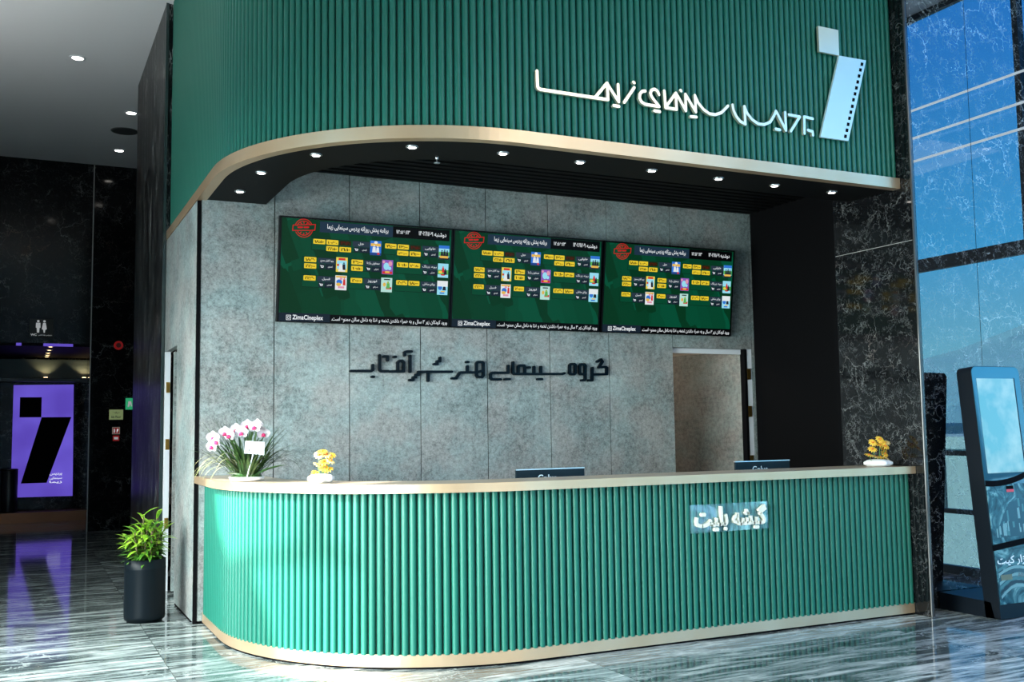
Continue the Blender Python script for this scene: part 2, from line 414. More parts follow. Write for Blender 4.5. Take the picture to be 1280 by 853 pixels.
# corridor end wall with the opening to the hall screens
OX = -5.30; OZ = 2.863
m = MB(); m.box((OX, YE, 0), (2.0, YE+.15, ZC)); m.box((-8.6, YE, OZ), (OX-.003, YE+.15, ZC)); struct(m.build('wall_corridor_end', MARBLE))
m = MB(); m.box((OX-.012, YE-.012, 0), (OX+.004, YE+.0, ZC)); struct(m.build('trim_4', mat('grey_marble_edge', (.34, .34, .32), .25)))
# recess beyond the opening
m = MB(); m.box((-8.6, YE+.15, OZ-.03), (-4.9, 14.3, OZ+.10)); struct(m.build('ceiling_recess', SOFFIT))
m = MB(); m.box((-8.6, 14.0, .17), (-4.9, 14.2, 2.9)); m.box((OX+.10, YE+.15, 0), (OX+.3, 14.0, 2.9)); struct(m.build('wall_recess_end', MARBLE))
m = MB(); m.box((-8.6, 13.45, 0), (OX+.10, 14.0, .17)); struct(m.build('trim_5', mat('copper_step_edge', (.20, .065, .025), .3, .6)))
# lobby shell not seen directly
m = MB(); m.box((2.0, .30, 0), (2.1, 11.35, ZC)); struct(m.build('wall_right_rear', WHITE))
m = MB(); m.box((-8.6, -12.3, 0), (2.1, -12.2, ZC)); struct(m.build('wall_front', WHITE))

# unseen left wall; its openings are made up, shaped to cut the sun patches
XL = -8.5
HOLES = [[(.509, 3.965), (-.564, 4.185), (-.789, 4.533), (-.98, 4.722), (-.913, 3.901), (-.686, 3.718), (-.048, 3.471), (.37, 3.633)],
         [(-.367, 3.483), (-.569, 3.618), (-.937, 3.748), (-1.376, 4.021), (-1.384, 3.139), (-.796, 2.784), (-.588, 3.281)],
         [(-1.067, 4.673), (-1.299, 4.81), (-1.359, 4.043), (-1.149, 4.011)],
         [(-9.369, 1.649), (-1.669, 1.649), (-.97, .322), (-8.67, .322)]]  # last opening added so sun on the unseen floor bounces to the ceiling
HOLES = [[Vector((XL, y, z)) for y, z in h] for h in HOLES]
bm = bmesh.new()
def loop(pts):
    vs = [bm.verts.new((XL, p[0], p[1])) for p in pts]; return [bm.edges.new((vs[i], vs[(i+1) % len(vs)])) for i in range(len(vs))]
loop([(-12.3, 0), (14.3, 0), (14.3, ZC), (-12.3, ZC)])
for h in HOLES: loop([(p.y, min(p.z, ZC-.02)) for p in h])
bmesh.ops.triangle_fill(bm, use_beauty=True, use_dissolve=False, edges=bm.edges[:])
# keep only the faces outside the openings
def inside(y, z, poly):
    c = False; n = len(poly)
    for i in range(n):
        a, b = poly[i], poly[i-1]
        if (a.z > z) != (b.z > z) and y < (b.y-a.y)*(z-a.z)/(b.z-a.z)+a.y: c = not c
    return c
kill = [f for f in bm.faces if any(inside(f.calc_center_median().y, f.calc_center_median().z, h) for h in HOLES)]
bmesh.ops.delete(bm, geom=kill, context='FACES')
r = bmesh.ops.extrude_face_region(bm, geom=bm.faces[:]); bmesh.ops.translate(bm, vec=(-.04, 0, 0), verts=[v for v in r['geom'] if isinstance(v, bmesh.types.BMVert)])
bmesh.ops.recalc_face_normals(bm, faces=bm.faces)
me = bpy.data.meshes.new('wall_left'); bm.to_mesh(me); bm.free(); me.materials.append(WHITE)
wl = bpy.data.objects.new('wall_left', me); COL.objects.link(wl); struct(wl)

# glazed side of the hall (seen mirrored in the polished marble)
FRAME = mat('dark_window_frame', (.012, .016, .02), .4)
GLASS = bpy.data.materials.new('window_glass'); GLASS.use_nodes = True
Ng, Lg = nt(GLASS.node_tree); Ng.clear()
tr = Ng.new('ShaderNodeBsdfTransparent'); tr.inputs[0].default_value = (.86, .95, .97, 1); gl = Ng.new('ShaderNodeBsdfGlossy'); gl.inputs['Roughness'].default_value = .02
mx = Ng.new('ShaderNodeMixShader'); ou = Ng.new('ShaderNodeOutputMaterial')
mx.inputs[0].default_value = .06; Lg.new(tr.outputs[0], mx.inputs[1]); Lg.new(gl.outputs[0], mx.inputs[2]); Lg.new(mx.outputs[0], ou.inputs[0])
win = empty('window_1', (2.0, -6, 0)); win['kind'] = 'structure'
m = MB()
for y in [.12, -.10] + [-.10-1.6*k for k in range(1, 8)] + [-12.15]: m.box((-.03, y+6-.03, 0), (.05, y+6+.03, ZC))
for a, b in ((0, .08), (.585, .63), (1.15, 1.20), (3.01, 3.14), (ZC-.06, ZC)): m.box((-.02, -6.2, a), (.04, 6.15, b))
m.build('window_frame', FRAME, win)
m = MB(); m.box((.005, -6.2, .05), (.013, 6.15, ZC-.03)); m.build('pane', GLASS, win)

# outside: city slope below the windows
m = MB(); m.box((3, -300, -14.2), (700, 300, -14)); struct(m.build('ground_outside', mat('pale_ground', (.25, .30, .30), .9)))
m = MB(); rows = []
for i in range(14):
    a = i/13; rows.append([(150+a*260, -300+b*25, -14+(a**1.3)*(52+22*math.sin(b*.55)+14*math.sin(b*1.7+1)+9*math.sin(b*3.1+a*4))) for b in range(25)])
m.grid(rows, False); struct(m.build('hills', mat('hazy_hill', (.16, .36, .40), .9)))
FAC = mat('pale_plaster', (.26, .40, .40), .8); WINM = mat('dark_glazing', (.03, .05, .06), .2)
for k, (x, y, wx, wy, h, lb) in enumerate([(26, -19, 9, 8, 14.6, 'pale stone apartment block with dark windows, nearest the side windows'), (48, -52, 12, 12, 13, 'broad pale apartment block downhill with four window rows'),
                                          (60, -26, 10, 12, 16, 'tall pale apartment block farther downhill, mirrored above the kiosk foot'), (80, -70, 16, 14, 15, 'far pale apartment block at the foot of the hazy hills')]):
    b = thing('apartment_building', lb, 'building', (x, y, -14), 'apartment blocks outside the windows')
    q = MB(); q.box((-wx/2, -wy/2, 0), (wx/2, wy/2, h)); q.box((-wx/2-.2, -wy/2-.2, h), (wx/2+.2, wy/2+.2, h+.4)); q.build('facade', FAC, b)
    for iz in range(4):
        for iy in range(3):
            yy = -wy/2+wy*(iy+.5)/3; zz = h*(iz+.45)/4
            q = MB(); q.box((-wx/2-.05, yy-.6, zz), (-wx/2+.05, yy+.6, zz+1.6)); q.build('window', WINM, b)
# three slim lit tubes hung inside the glass
TUBE = mat('lit_tube', (.9, .9, .9), .4, emit=(.75, .9, 1.0), estr=2.6)
for z, nm in ((4.15, 'lowest'), (4.39, 'middle'), (4.68, 'topmost')):
    q = MB(); q.tube([(1.93, -10, z), (1.93, 0.1, z)], .013, 8); o = q.build('linear_lamp', TUBE)
    tag(o, nm + ' of the three slim white light lines mirrored in the marble wall', 'lamp', 'linear lamps along the side window')

# ------------------------------------------------------------------ counter
ct = thing('reception_counter', 'long curved green ribbed ticket counter with brass edge and brass plinth', 'counter')
m = MB(); ribs(m, .092, .025, .0519, .0445, .085, 1.088, 2.47); m.mi = 1; sweep(m, [(.0925, .085), (.0925, 1.088), (.10, 1.088), (.10, .085)], 2.49)
m.build('ribbed_front', [GREEN, mat('dark_green_groove', (.001, .02, .014), .7)], ct, fixn=False)
m = MB(); sweep(m, [(0, 1.0836), (0, 1.14), (.03, 1.14), (.03, 1.0836)], 2.49); m.build('brass_edge', BRASS, ct)
m = MB(); sweep(m, [(.0305, 1.09), (.0305, 1.138), (.46, 1.138), (.46, 1.09)], 2.49); m.build('countertop', COUNTERTOP, ct)
m = MB(); sweep(m, [(.101, .012), (.101, 1.089), (.16, 1.089), (.16, .012)], 2.49); m.build('counter_body', BLACK, ct)
m = MB(); sweep(m, [(.072, .014), (.072, .09), (.10, .09), (.10, .014)], 2.49); m.build('brass_plinth', BRASS, ct)
m = MB(); sweep(m, [(.082, 0), (.082, .014), (.12, .014), (.12, 0)], 2.49); m.build('shadow_gap', BLACK, ct)

# inner desk + monitors
dk = thing('work_desk', 'black work desk behind the green counter carrying two monitors', 'desk', (-1.9, .95, 0))
m = MB(); m.box((-1.7, -.42, .71), (1.7, .25, .745), .004); m.build('desk_top', BLKMETAL, dk)
for x in (-1.66, 0, 1.62):
    m = MB(); m.box((x, -.40, 0), (x+.04, .22, .71)); m.build('side_panel', BLKMETAL, dk)
SCRBACK = mat('monitor_back', (.005, .014, .020), .4, spec=.2)
LOGO = mat('pale_logo_print', (.55, .66, .70), .4)
for k, (x0, x1, zt, lb) in enumerate([(-3.137, -2.585, 1.188, 'dark computer monitor seen from behind, in the middle of the counter'), (-1.231, -.688, 1.194, 'dark computer monitor seen from behind, in front of the open door')]):
    xm = (x0+x1)/2; hw = (x1-x0)/2
    mo = thing('computer_monitor', lb, 'monitor', (xm, .65, .745), 'monitors behind the counter')
    m = MB(); m.box((-hw, 0, zt-.745-.33), (hw, .018, zt-.745), .004); m.box((-hw+.06, -.03, zt-.745-.28), (hw-.06, 0, zt-.745-.12), .006); m.build('housing', SCRBACK, mo)
    m = MB(); m.box((-hw+.008, .0185, zt-.745-.322), (hw-.008, .0195, zt-.745-.008)); m.build('panel', mat('lit_panel', (.02, .02, .02), .2, emit=(.5, .6, .7), estr=.4), mo)
    m = MB(); m.box((-hw, -.002, zt-.745-.006), (hw, .02, zt-.745+.001)); m.build('silver_rim', CHROME, mo)
    m = MB(); m.box((-.03, .0, .01), (.03, .03, .2)); m.build('stand', BLKMETAL, mo)
    m = MB(); m.box((-.12, -.09, 0), (.12, .1, .012), .004); m.build('foot', BLKMETAL, mo)
    text_obj('maker_mark', 'Gplus', LOGO, mo, (-.03, -.0012, zt-.745-.072), width=.15, bold=.012)

# ------------------------------------------------------------------ canopy over the counter
cp = thing('canopy', 'large curved green ribbed canopy with brass lower edge above the counter', 'canopy')
_keep = (YC, R0); YC, R0 = 1.745, 1.745
DC = .022; YCE = 4.383
m = MB(); ribs(m, DC+.052, .025, .0521, .0445, 3.41, ZC-.004, YCE); m.mi = 1; sweep(m, [(DC+.0525, 3.40), (DC+.0525, ZC-.004), (DC+.07, ZC-.004), (DC+.07, 3.40)], YCE)
m.build('ribbed_fascia', [GREEN, MATS['dark_green_groove']], cp, fixn=False)
m = MB(); sweep(m, [(DC, 3.337), (DC, 3.422), (DC+.05, 3.422), (DC+.05, 3.347), (DC+.075, 3.347), (DC+.075, 3.337)], YCE); m.build('brass_edge', BRASS, cp)
m = MB(); sweep(m, [(DC+.0755, 3.342), (DC+.0755, 3.40), (.57, 3.40), (.57, 3.342)], 2.495); sweep(m, [(.55, 3.40), (.55, 3.74), (.57, 3.74), (.57, 3.40)], 2.495); m.build('soffit', SOFFIT, cp)

YC, R0 = _keep
def downlight(name, x, y, z, label, group, lens=LAMP, r=.045, ring=None):
    o = thing(name, label, 'ceiling light', (x, y, z), group)
    q = MB(); q.lathe([(r*1.35, 0), (r*1.35, -.006), (r*1.0, -.012), (r*.95, -.002)], seg=24); q.build('ring', ring or WHITE, o)
    q = MB(); q.lathe([(r*.93, -.004), (r*.8, -.011), (r*.4, -.014)], seg=20); q.build('lens', lens, o)
    return o
LP = [(-4.784, 2.089), (-4.757, 1.445), (-4.52, .829), (-3.992, .392), (-3.372, .30), (-2.772, .30), (-2.169, .305), (-1.562, .315), (-1.018, .325), (-.43, .33)]
ordn = ['nearest the grey wall', 'second from the grey wall', 'third from the grey wall', 'fourth from the grey wall', 'fifth from the grey wall', 'fifth from the marble pier', 'fourth from the marble pier', 'third from the marble pier', 'second from the marble pier', 'nearest the marble pier']
for (x, y), s_ in zip(LP, ordn): downlight('downlight', x, y, 3.342, 'small round downlight in the canopy soffit, ' + s_, 'canopy soffit downlights', r=.031, ring=CHROME)
sk = thing('sprinkler', 'tiny steel sprinkler head under the black canopy soffit', 'sprinkler', (-3.75, .56, 3.342))
q = MB(); q.lathe([(.012, 0), (.012, -.02), (.004, -.022), (.004, -.045)], seg=12); q.build('body', CHROME, sk)
q = MB(); q.lathe([(.022, -.045), (.022, -.048)], seg=10); q.build('deflector', CHROME, sk)

# brass-coloured sign lettering on the canopy
def stroke(mb, pts, w, y0, dep):
    for k_, (a, b) in enumerate(zip(pts, pts[1:])):
        y0 -= .00025 if dep > .01 else .00002; dep += .00025 if dep > .01 else 0
        a, b = Vector(a), Vector(b); d = b-a
        if d.length < 1e-5: continue
        ang = math.atan2(d.y, d.x); n = 5; poly = []
        for i in range(n+1):
            t_ = ang+PI/2+PI*i/n; poly.append((a.x+math.cos(t_)*w/2, y0, a.y+math.sin(t_)*w/2))
        for i in range(n+1):
            t_ = ang-PI/2+PI*i/n; poly.append((b.x+math.cos(t_)*w/2, y0, b.y+math.sin(t_)*w/2))
        mb.prism(poly, (0, dep, 0))
SIGN = [
 [[(-3.251, 3.835), (-3.249, 3.731), (-3.242, 3.718), (-3.228, 3.712), (-2.708, 3.71), (-2.712, 3.826)], [(-2.804, 3.718), (-2.714, 3.825), (-2.622, 3.707), (-2.624, 3.828)], [(-2.662, 3.675), (-2.621, 3.674)]],
 [[(-2.492, 3.825), (-2.577, 3.709)], [(-2.498, 3.862), (-2.491, 3.858)]],
 [[(-2.403, 3.812), (-2.427, 3.807), (-2.447, 3.785), (-2.452, 3.756), (-2.436, 3.729), (-2.406, 3.716), (-2.29, 3.714), (-2.351, 3.777), (-2.362, 3.801), (-2.35, 3.825), (-2.325, 3.835), (-2.303, 3.825), (-2.29, 3.8)], [(-2.33, 3.68), (-2.286, 3.679)]],
 [[(-2.242, 3.834), (-2.236, 3.714), (-2.143, 3.713), (-2.146, 3.83), (-2.236, 3.717)], [(-2.144, 3.832), (-2.063, 3.713), (-2.063, 3.834), (-1.977, 3.715), (-1.981, 3.836), (-1.954, 3.783), (-1.909, 3.741), (-1.858, 3.716), (-1.805, 3.716), (-1.751, 3.738), (-1.691, 3.795)], [(-2.104, 3.857), (-2.098, 3.853)], [(-2.02, 3.677), (-1.973, 3.678)]],
 [[(-1.647, 3.809), (-1.641, 3.77), (-1.618, 3.728), (-1.582, 3.693), (-1.537, 3.678), (-1.54, 3.811), (-1.519, 3.763), (-1.472, 3.719), (-1.418, 3.694), (-1.363, 3.695), (-1.306, 3.721), (-1.27, 3.771), (-1.248, 3.812), (-1.159, 3.675), (-1.161, 3.812)], [(-1.254, 3.675), (-1.213, 3.673)]],
 [[(-1.122, 3.8), (-1.018, 3.797), (-1.11, 3.676)]],
 [[(-.891, 3.797), (-.974, 3.803), (-.978, 3.673)], [(-.942, 3.703), (-.898, 3.696), (-.895, 3.669)]]]
sg = thing('lettering_sign', 'polished metal Persian lettering running across the green canopy', 'sign')
for wd in SIGN:
    q = MB()
    for st in wd: stroke(q, st, .022, .012, .022)
    q.build('letter', SIGNMETAL, sg)
SQ = [(-.80, 4.542), (-.596, 4.541), (-.598, 4.336), (-.80, 4.338)]; PG = [(-.598, 4.336), (-.318, 4.339), (-.54, 3.664), (-.822, 3.663)]
HOL = [(-.367, 4.301), (-.386, 4.252), (-.403, 4.2), (-.42, 4.15), (-.436, 4.1), (-.453, 4.05), (-.472, 4.0), (-.487, 3.946), (-.505, 3.897), (-.522, 3.846), (-.538, 3.796), (-.553, 3.747), (-.571, 3.697)]
lg = thing('logo_sign', 'polished metal square and slanted film strip emblem at the canopy right end', 'sign')
q = MB(); q.prism([(x, .012, z) for x, z in SQ], (0, .02, 0)); q.build('square_plate', SIGNMETAL, lg)
q = MB(); q.prism([(x, .012, z) for x, z in PG], (0, .02, 0)); fs_ = q.build('film_strip', mat('polished_silver_metal', (.60, .72, .68), .3, .3), lg)
for x, z in HOL:
    q = MB(); q.prism([(x-.014, .0105, z-.014), (x+.012, .0105, z-.014), (x+.018, .0105, z+.013), (x-.008, .0105, z+.013)], (0, .003, 0)); q.build('perforation', BLACK, fs_)

# black lettering on the grey back wall
WALLSIGN = [
 [[(-3.781, 1.976), (-3.602, 1.978), (-3.588, 1.988), (-3.588, 2.029)], [(-3.594, 1.929), (-3.58, 1.929)], [(-3.526, 2.113), (-3.526, 1.989), (-3.513, 1.977), (-3.451, 1.978)], [(-3.49, 2.103), (-3.455, 2.104), (-3.455, 2.071)], [(-3.433, 1.976), (-3.311, 1.978), (-3.308, 2.056), (-3.324, 2.069), (-3.348, 2.069), (-3.363, 2.055), (-3.363, 1.977)], [(-3.397, 2.102), (-3.383, 2.102)], [(-3.251, 2.113), (-3.251, 1.975)], [(-3.301, 2.117), (-3.301, 2.143), (-3.287, 2.15), (-3.239, 2.151)]],
 [[(-3.256, 1.904), (-3.224, 1.905), (-3.224, 1.928), (-3.201, 1.928), (-3.201, 1.95), (-3.175, 1.95), (-3.175, 1.976), (-3.086, 1.977), (-3.086, 1.899)], [(-3.086, 1.977), (-2.865, 1.98)], [(-3.029, 2.045), (-3.001, 2.045), (-3.001, 2.07), (-2.975, 2.07), (-2.974, 2.101)]],
 [[(-2.861, 1.922), (-2.823, 1.923), (-2.791, 1.967), (-2.781, 1.975), (-2.625, 1.977)], [(-2.713, 2.03), (-2.714, 1.976)], [(-2.721, 2.068), (-2.706, 2.068)], [(-2.625, 1.977), (-2.624, 2.058), (-2.612, 2.07), (-2.57, 2.07), (-2.558, 2.059), (-2.559, 1.952), (-2.572, 1.936), (-2.614, 1.936), (-2.625, 1.951), (-2.625, 1.977), (-2.559, 1.996)]],
 [[(-2.312, 2.041), (-2.313, 1.977), (-2.475, 1.975), (-2.488, 1.963), (-2.489, 1.932), (-2.475, 1.916), (-2.392, 1.917)], [(-2.344, 1.919), (-2.302, 1.92)], [(-2.263, 2.072), (-2.264, 1.98), (-2.251, 1.967), (-1.759, 1.972), (-1.738, 1.979)], [(-2.211, 1.967), (-2.21, 2.032), (-2.199, 2.044), (-2.156, 2.045), (-2.145, 2.033), (-2.146, 1.968)], [(-2.05, 2.034), (-2.051, 1.969)], [(-1.98, 2.035), (-1.981, 1.97)], [(-2.111, 2.028), (-2.096, 2.028)], [(-2.014, 1.922), (-1.973, 1.922)]],
 [[(-1.677, 2.055), (-1.665, 2.065), (-1.629, 2.066), (-1.617, 2.056), (-1.619, 1.984), (-1.631, 1.971), (-1.667, 1.971), (-1.679, 1.983), (-1.677, 2.055)], [(-1.513, 1.973), (-1.561, 1.972), (-1.573, 1.985), (-1.572, 2.051), (-1.559, 2.065), (-1.523, 2.065), (-1.511, 2.052), (-1.514, 1.93), (-1.526, 1.916), (-1.553, 1.915)], [(-1.478, 1.916), (-1.441, 1.916), (-1.435, 2.032)], [(-1.437, 1.971), (-1.28, 1.975), (-1.276, 2.034), (-1.291, 2.044), (-1.363, 2.04), (-1.324, 2.092)], [(-1.379, 2.093), (-1.341, 2.115), (-1.322, 2.092)]]]
ws = thing('wall_lettering', 'black angular Persian lettering on the grey wall below the screens', 'sign')
for wd in WALLSIGN:
    q = MB()
    for st in wd: stroke(q, st, .0225, 2.468, .032)
    q.build('word', ACRYL, ws)

# clear acrylic ticket-window plate on the counter front
PLATE = bpy.data.materials.new('clear_acrylic'); PLATE.use_nodes = True
Ng, Lg = nt(PLATE.node_tree); Ng.clear()
tr = Ng.new('ShaderNodeBsdfTransparent'); tr.inputs[0].default_value = (.84, .97, 1.0, 1); gl = Ng.new('ShaderNodeBsdfGlossy'); gl.inputs['Roughness'].default_value = .05; gl.inputs[0].default_value = (.8, .95, 1, 1)
df = Ng.new('ShaderNodeBsdfDiffuse'); df.inputs[0].default_value = (.45, .75, .80, 1)
m1 = Ng.new('ShaderNodeMixShader'); m1.inputs[0].default_value = .10; m2 = Ng.new('ShaderNodeMixShader')
tcn = Ng.new('ShaderNodeTexCoord'); wv = Ng.new('ShaderNodeTexNoise'); wv.inputs['Scale'].default_value = 5.5; wv.inputs['Distortion'].default_value = 1.6; wv.inputs['Detail'].default_value = 1
Lg.new(tcn.outputs['Object'], wv.inputs['Vector'])
rmp = Ng.new('ShaderNodeValToRGB'); Lg.new(wv.outputs[0], rmp.inputs[0]); rmp.color_ramp.elements[0].position = .50; rmp.color_ramp.elements[0].color = g(.02); rmp.color_ramp.elements[1].position = .72; rmp.color_ramp.elements[1].color = g(.26)  # noise-masked gloss puts streaks of glare into the plate
ou = Ng.new('ShaderNodeOutputMaterial')
Lg.new(tr.outputs[0], m1.inputs[1]); Lg.new(df.outputs[0], m1.inputs[2]); Lg.new(rmp.outputs[0], m2.inputs[0]); Lg.new(m1.outputs[0], m2.inputs[1]); Lg.new(gl.outputs[0], m2.inputs[2]); Lg.new(m2.outputs[0], ou.inputs[0])
tk = thing('ticket_sign', 'clear acrylic plate with cream Persian lettering on the counter front', 'sign', (-1.752, .058, .832))
q = MB(); q.box((-.338, 0, -.097), (.338, .006, .097), .001); q.build('acrylic_plate', PLATE, tk)
CREAM = mat('cream_letter', (.80, .76, .62), .45); SHADOWL = mat('dark_letter_edge', (.01, .012, .012), .5)
for nm, bd, x, wv_, in (('word', 'بلیت', -.172, .275), ('word', 'گیشه', .157, .30)):
    ob = text_obj(nm, bd, CREAM, tk, (x, -.012, -.005), width=wv_, height=.172, depth=.012, bold=.028, rtl=True)

# ------------------------------------------------------------------ schedule screens
def emat(name, col, s=1.0, rough=.3): return mat(name, (0.002, 0.002, 0.002), rough, spec=.05, emit=col, estr=s)
SG = emat('screen_green', (.002, .055, .022, 1)); Ns, Ls, Bs = nodes(SG)
cs = objco(Ns, Ls, (1.0, 1, 1), (0, .38, 0)); ck = Ns.new('ShaderNodeTexVoronoi'); ck.inputs['Scale'].default_value = 4.6; ck.distance = 'CHEBYCHEV'
mpx = Ns.new('ShaderNodeMapping'); mpx.inputs['Scale'].default_value = (1.6, 1, .55); Ls.new(cs, mpx.inputs[0]); Ls.new(mpx.outputs[0], ck.inputs['Vector'])
sepc = Ns.new('ShaderNodeSeparateColor'); Ls.new(ck.outputs['Color'], sepc.inputs[0])
rs = ramp(Ns, Ls, sepc.outputs[0], [(.15, (.001, .034, .012, 1)), (.85, (.001, .075, .036, 1))]); Ls.new(rs.outputs[0], Bs.inputs['Emission Color'])
NAVY = emat('screen_navy', (.012, .030, .055, 1)); SBLK = emat('screen_black', (.0005, .0005, .001, 1)); SLATE = emat('screen_slate', (.020, .036, .055, 1)); SLATE2 = emat('screen_dark_slate', (.008, .016, .028, 1))
YEL = emat('screen_yellow', (.80, .58, .03, 1), 1.0); SWHITE = emat('screen_white', (.80, .85, .88, 1)); SINK = emat('screen_ink', (.02, .015, .002, 1)); SRED = emat('screen_red', (.50, .008, .012, 1)); DIM = emat('screen_dim_tag', (.018, .016, .004, 1)); DRED = emat('screen_dim_red', (.09, .006, .003, 1)); PANELG = emat('screen_panel_green', (.001, .060, .026, 1)); ROWDK = emat('screen_row_edge', (.001, .018, .008, 1))
PCOL = {k: emat('poster_'+k, v) for k, v in dict(blue=(.03, .17, .62, 1), sky=(.30, .70, .85, 1), white=(.75, .80, .82, 1), gold=(.75, .45, .08, 1), red=(.60, .03, .03, 1), ink=(.015, .015, .03, 1), green=(.10, .42, .10, 1), purple=(.25, .10, .45, 1), pink=(.70, .30, .42, 1), yellow=(.80, .62, .08, 1), mint=(.45, .72, .65, 1), navy=(.02, .05, .20, 1)).items()}
SWX, SHT = 1.5214, .8625; TILT = math.atan2(.1088, .8555)
def flat(parent, name, mt, x0, z0, x1, z1, lift, rad=0., parts=None):
    q = MB()
    if rad:
        poly = []
        for cx_, cz_, a0 in ((x1-rad, z1-rad, 0), (x0+rad, z1-rad, 90), (x0+rad, z0+rad, 180), (x1-rad, z0+rad, 270)):
            for k in range(4): a = math.radians(a0+30*k); poly.append((cx_+rad*math.cos(a), -lift, cz_+rad*math.sin(a)))
        q.prism(poly, (0, .0008, 0))
    else: q.box((x0, -lift, z0), (x1, -lift+.0008, z1))
    return q.build(name, mt, parent)
def poster(par, x, z, spec):
    q = MB(); W, H = .098, .122
    ms = [PCOL[c] for c in spec['m']]
    q.mi = 0; q.box((x, -.0045, z), (x+W, -.0037, z+H))
    for mi, sh, a, b, c_, d_ in spec['s']:
        q.mi = mi; l = -.0050-.0001*mi
        if sh == 'r': q.box((x+a*W, l, z+b*H), (x+c_*W, l+.0004, z+d_*H))
        elif sh == 'e': q.prism([(x+(a+c_*math.cos(t_*PI/6))*W, l, z+(b+d_*math.sin(t_*PI/6))*H) for t_ in range(12)], (0, .0004, 0))
        elif sh == 'f':   # little figure: head and shoulders
            q.prism([(x+(a+.07*math.cos(t_*PI/5))*W, l, z+(b+.05*math.sin(t_*PI/5)+d_*.5)*H) for t_ in range(10)], (0, .0004, 0))
            q.prism([(x+(a-c_*.5)*W, l, z+(b-d_*.5)*H), (x+(a+c_*.5)*W, l, z+(b-d_*.5)*H), (x+(a+c_*.35)*W, l, z+(b+d_*.35)*H), (x+(a-c_*.35)*W, l, z+(b+d_*.35)*H)], (0, .0004, 0))
    return q.build('film_poster', ms, par)
POST = [
 dict(m=['blue', 'gold', 'white', 'navy', 'red'], s=[(1, 'r', .05, .62, .95, .82), (2, 'e', .5, .88, .16, .10), (2, 'f', .36, .42, .34, .44), (2, 'f', .68, .4, .3, .4), (3, 'r', 0, 0, 1, .16), (4, 'e', .75, .12, .12, .08)]),
 dict(m=['sky', 'green', 'ink', 'gold', 'blue'], s=[(4, 'r', 0, .78, 1, 1), (1, 'r', 0, .25, 1, .55), (2, 'f', .3, .42, .26, .4), (2, 'f', .55, .45, .26, .44), (2, 'f', .8, .42, .26, .4), (2, 'r', 0, 0, 1, .18), (3, 'r', .1, .1, .9, .26)]),
 dict(m=['yellow', 'sky', 'red', 'ink', 'white'], s=[(1, 'r', .08, .2, .92, .78), (2, 'r', .2, .80, .8, .95), (3, 'f', .68, .38, .3, .46), (4, 'f', .42, .35, .34, .4), (2, 'r', .08, .4, .25, .55), (4, 'r', .2, .03, .8, .14)]),
 dict(m=['purple', 'sky', 'pink', 'red', 'gold'], s=[(1, 'e', .4, .55, .26, .26), (2, 'e', .75, .75, .18, .18), (2, 'e', .15, .85, .12, .1), (1, 'e', .7, .42, .16, .12), (3, 'r', .05, .03, .95, .2), (4, 'r', .3, .08, .7, .22)]),
 dict(m=['sky', 'green', 'red', 'ink', 'yellow'], s=[(1, 'r', 0, .22, 1, .55), (4, 'e', .25, .38, .18, .1), (3, 'f', .72, .4, .3, .38), (2, 'f', .5, .55, .28, .4), (2, 'e', .5, .2, .22, .06)]),
 dict(m=['white', 'blue', 'red', 'gold', 'pink'], s=[(3, 'r', .05, .85, .95, .97), (1, 'e', .35, .55, .26, .18), (2, 'f', .78, .58, .24, .5), (4, 'e', .5, .78, .12, .1), (3, 'e', .3, .38, .22, .12), (4, 'r', .25, .12, .8, .26)]),
 dict(m=['mint', 'ink', 'red', 'gold', 'green'], s=[(1, 'r', .25, .84, .8, .92), (3, 'e', .3, .52, .14, .14), (4, 'f', .64, .48, .34, .44), (2, 'r', .45, .2, .95, .36), (3, 'e', .62, .68, .1, .07)]),
 dict(m=['sky', 'blue', 'ink', 'gold', 'white'], s=[(4, 'r', 0, .6, 1, 1), (1, 'e', .28, .5, .2, .16), (2, 'f', .68, .48, .34, .3), (3, 'r', .35, .2, .75, .28), (1, 'r', .25, .08, .7, .17), (2, 'e', .5, .82, .2, .05)])]
ENTRY = [  # poster x, poster z, tags, title, dark tag
 (.765, .588, [(.549, .672, '۱۴:۲۰', 1), (.439, .672, '۱۶:۳۰', 0), (.328, .672, '۱۸:۵۰', 0), (.55, .619, '۲۱:۱۰', 0), (.439, .619, '۲۲:۵۰', 0)], 'هتل', 'کمدی'),
 (1.387, .588, [(1.17, .674, '۱۴:۵۰', 1), (1.06, .674, '۱۷:۰۰', 0), (.948, .674, '۱۹:۰۰', 0), (1.17, .621, '۲۱:۰۰', 0), (1.058, .621, '۲۳:۰۰', 0)], 'هاوایی', 'کمدی'),
 (.476, .431, [(.258, .52, '۱۸:۴۰', 0), (.259, .467, '۲۲:۰۰', 0)], 'ورود آقایان ممنوع', 'کمدی'),
 (.875, .433, [(.658, .521, '۱۴:۰۰', 0), (.658, .468, '۱۶:۵۰', 0)], 'سمفونی رازها', 'تخیلی'),
 (1.384, .431, [(1.169, .521, '۱۳:۱۰', 0), (1.059, .521, '۱۶:۱۰', 0)], 'بچه زرنگ', 'تخیلی'),
 (.474, .280, [(.257, .368, '۲۲:۴۰', 0)], 'فسیل', 'کمدی'),
 (.873, .281, [(.656, .367, '۲۰:۰۰', 0)], 'نوروز', 'درام'),
 (1.384, .280, [(1.169, .368, '۱۸:۰۰', 0), (1.059, .368, '۲۰:۴۰', 0)], 'ویلای ساحلی', 'کمدی')]
BEZEL = mat('gloss_black_bezel', (.002, .002, .0025), .3, spec=.1)
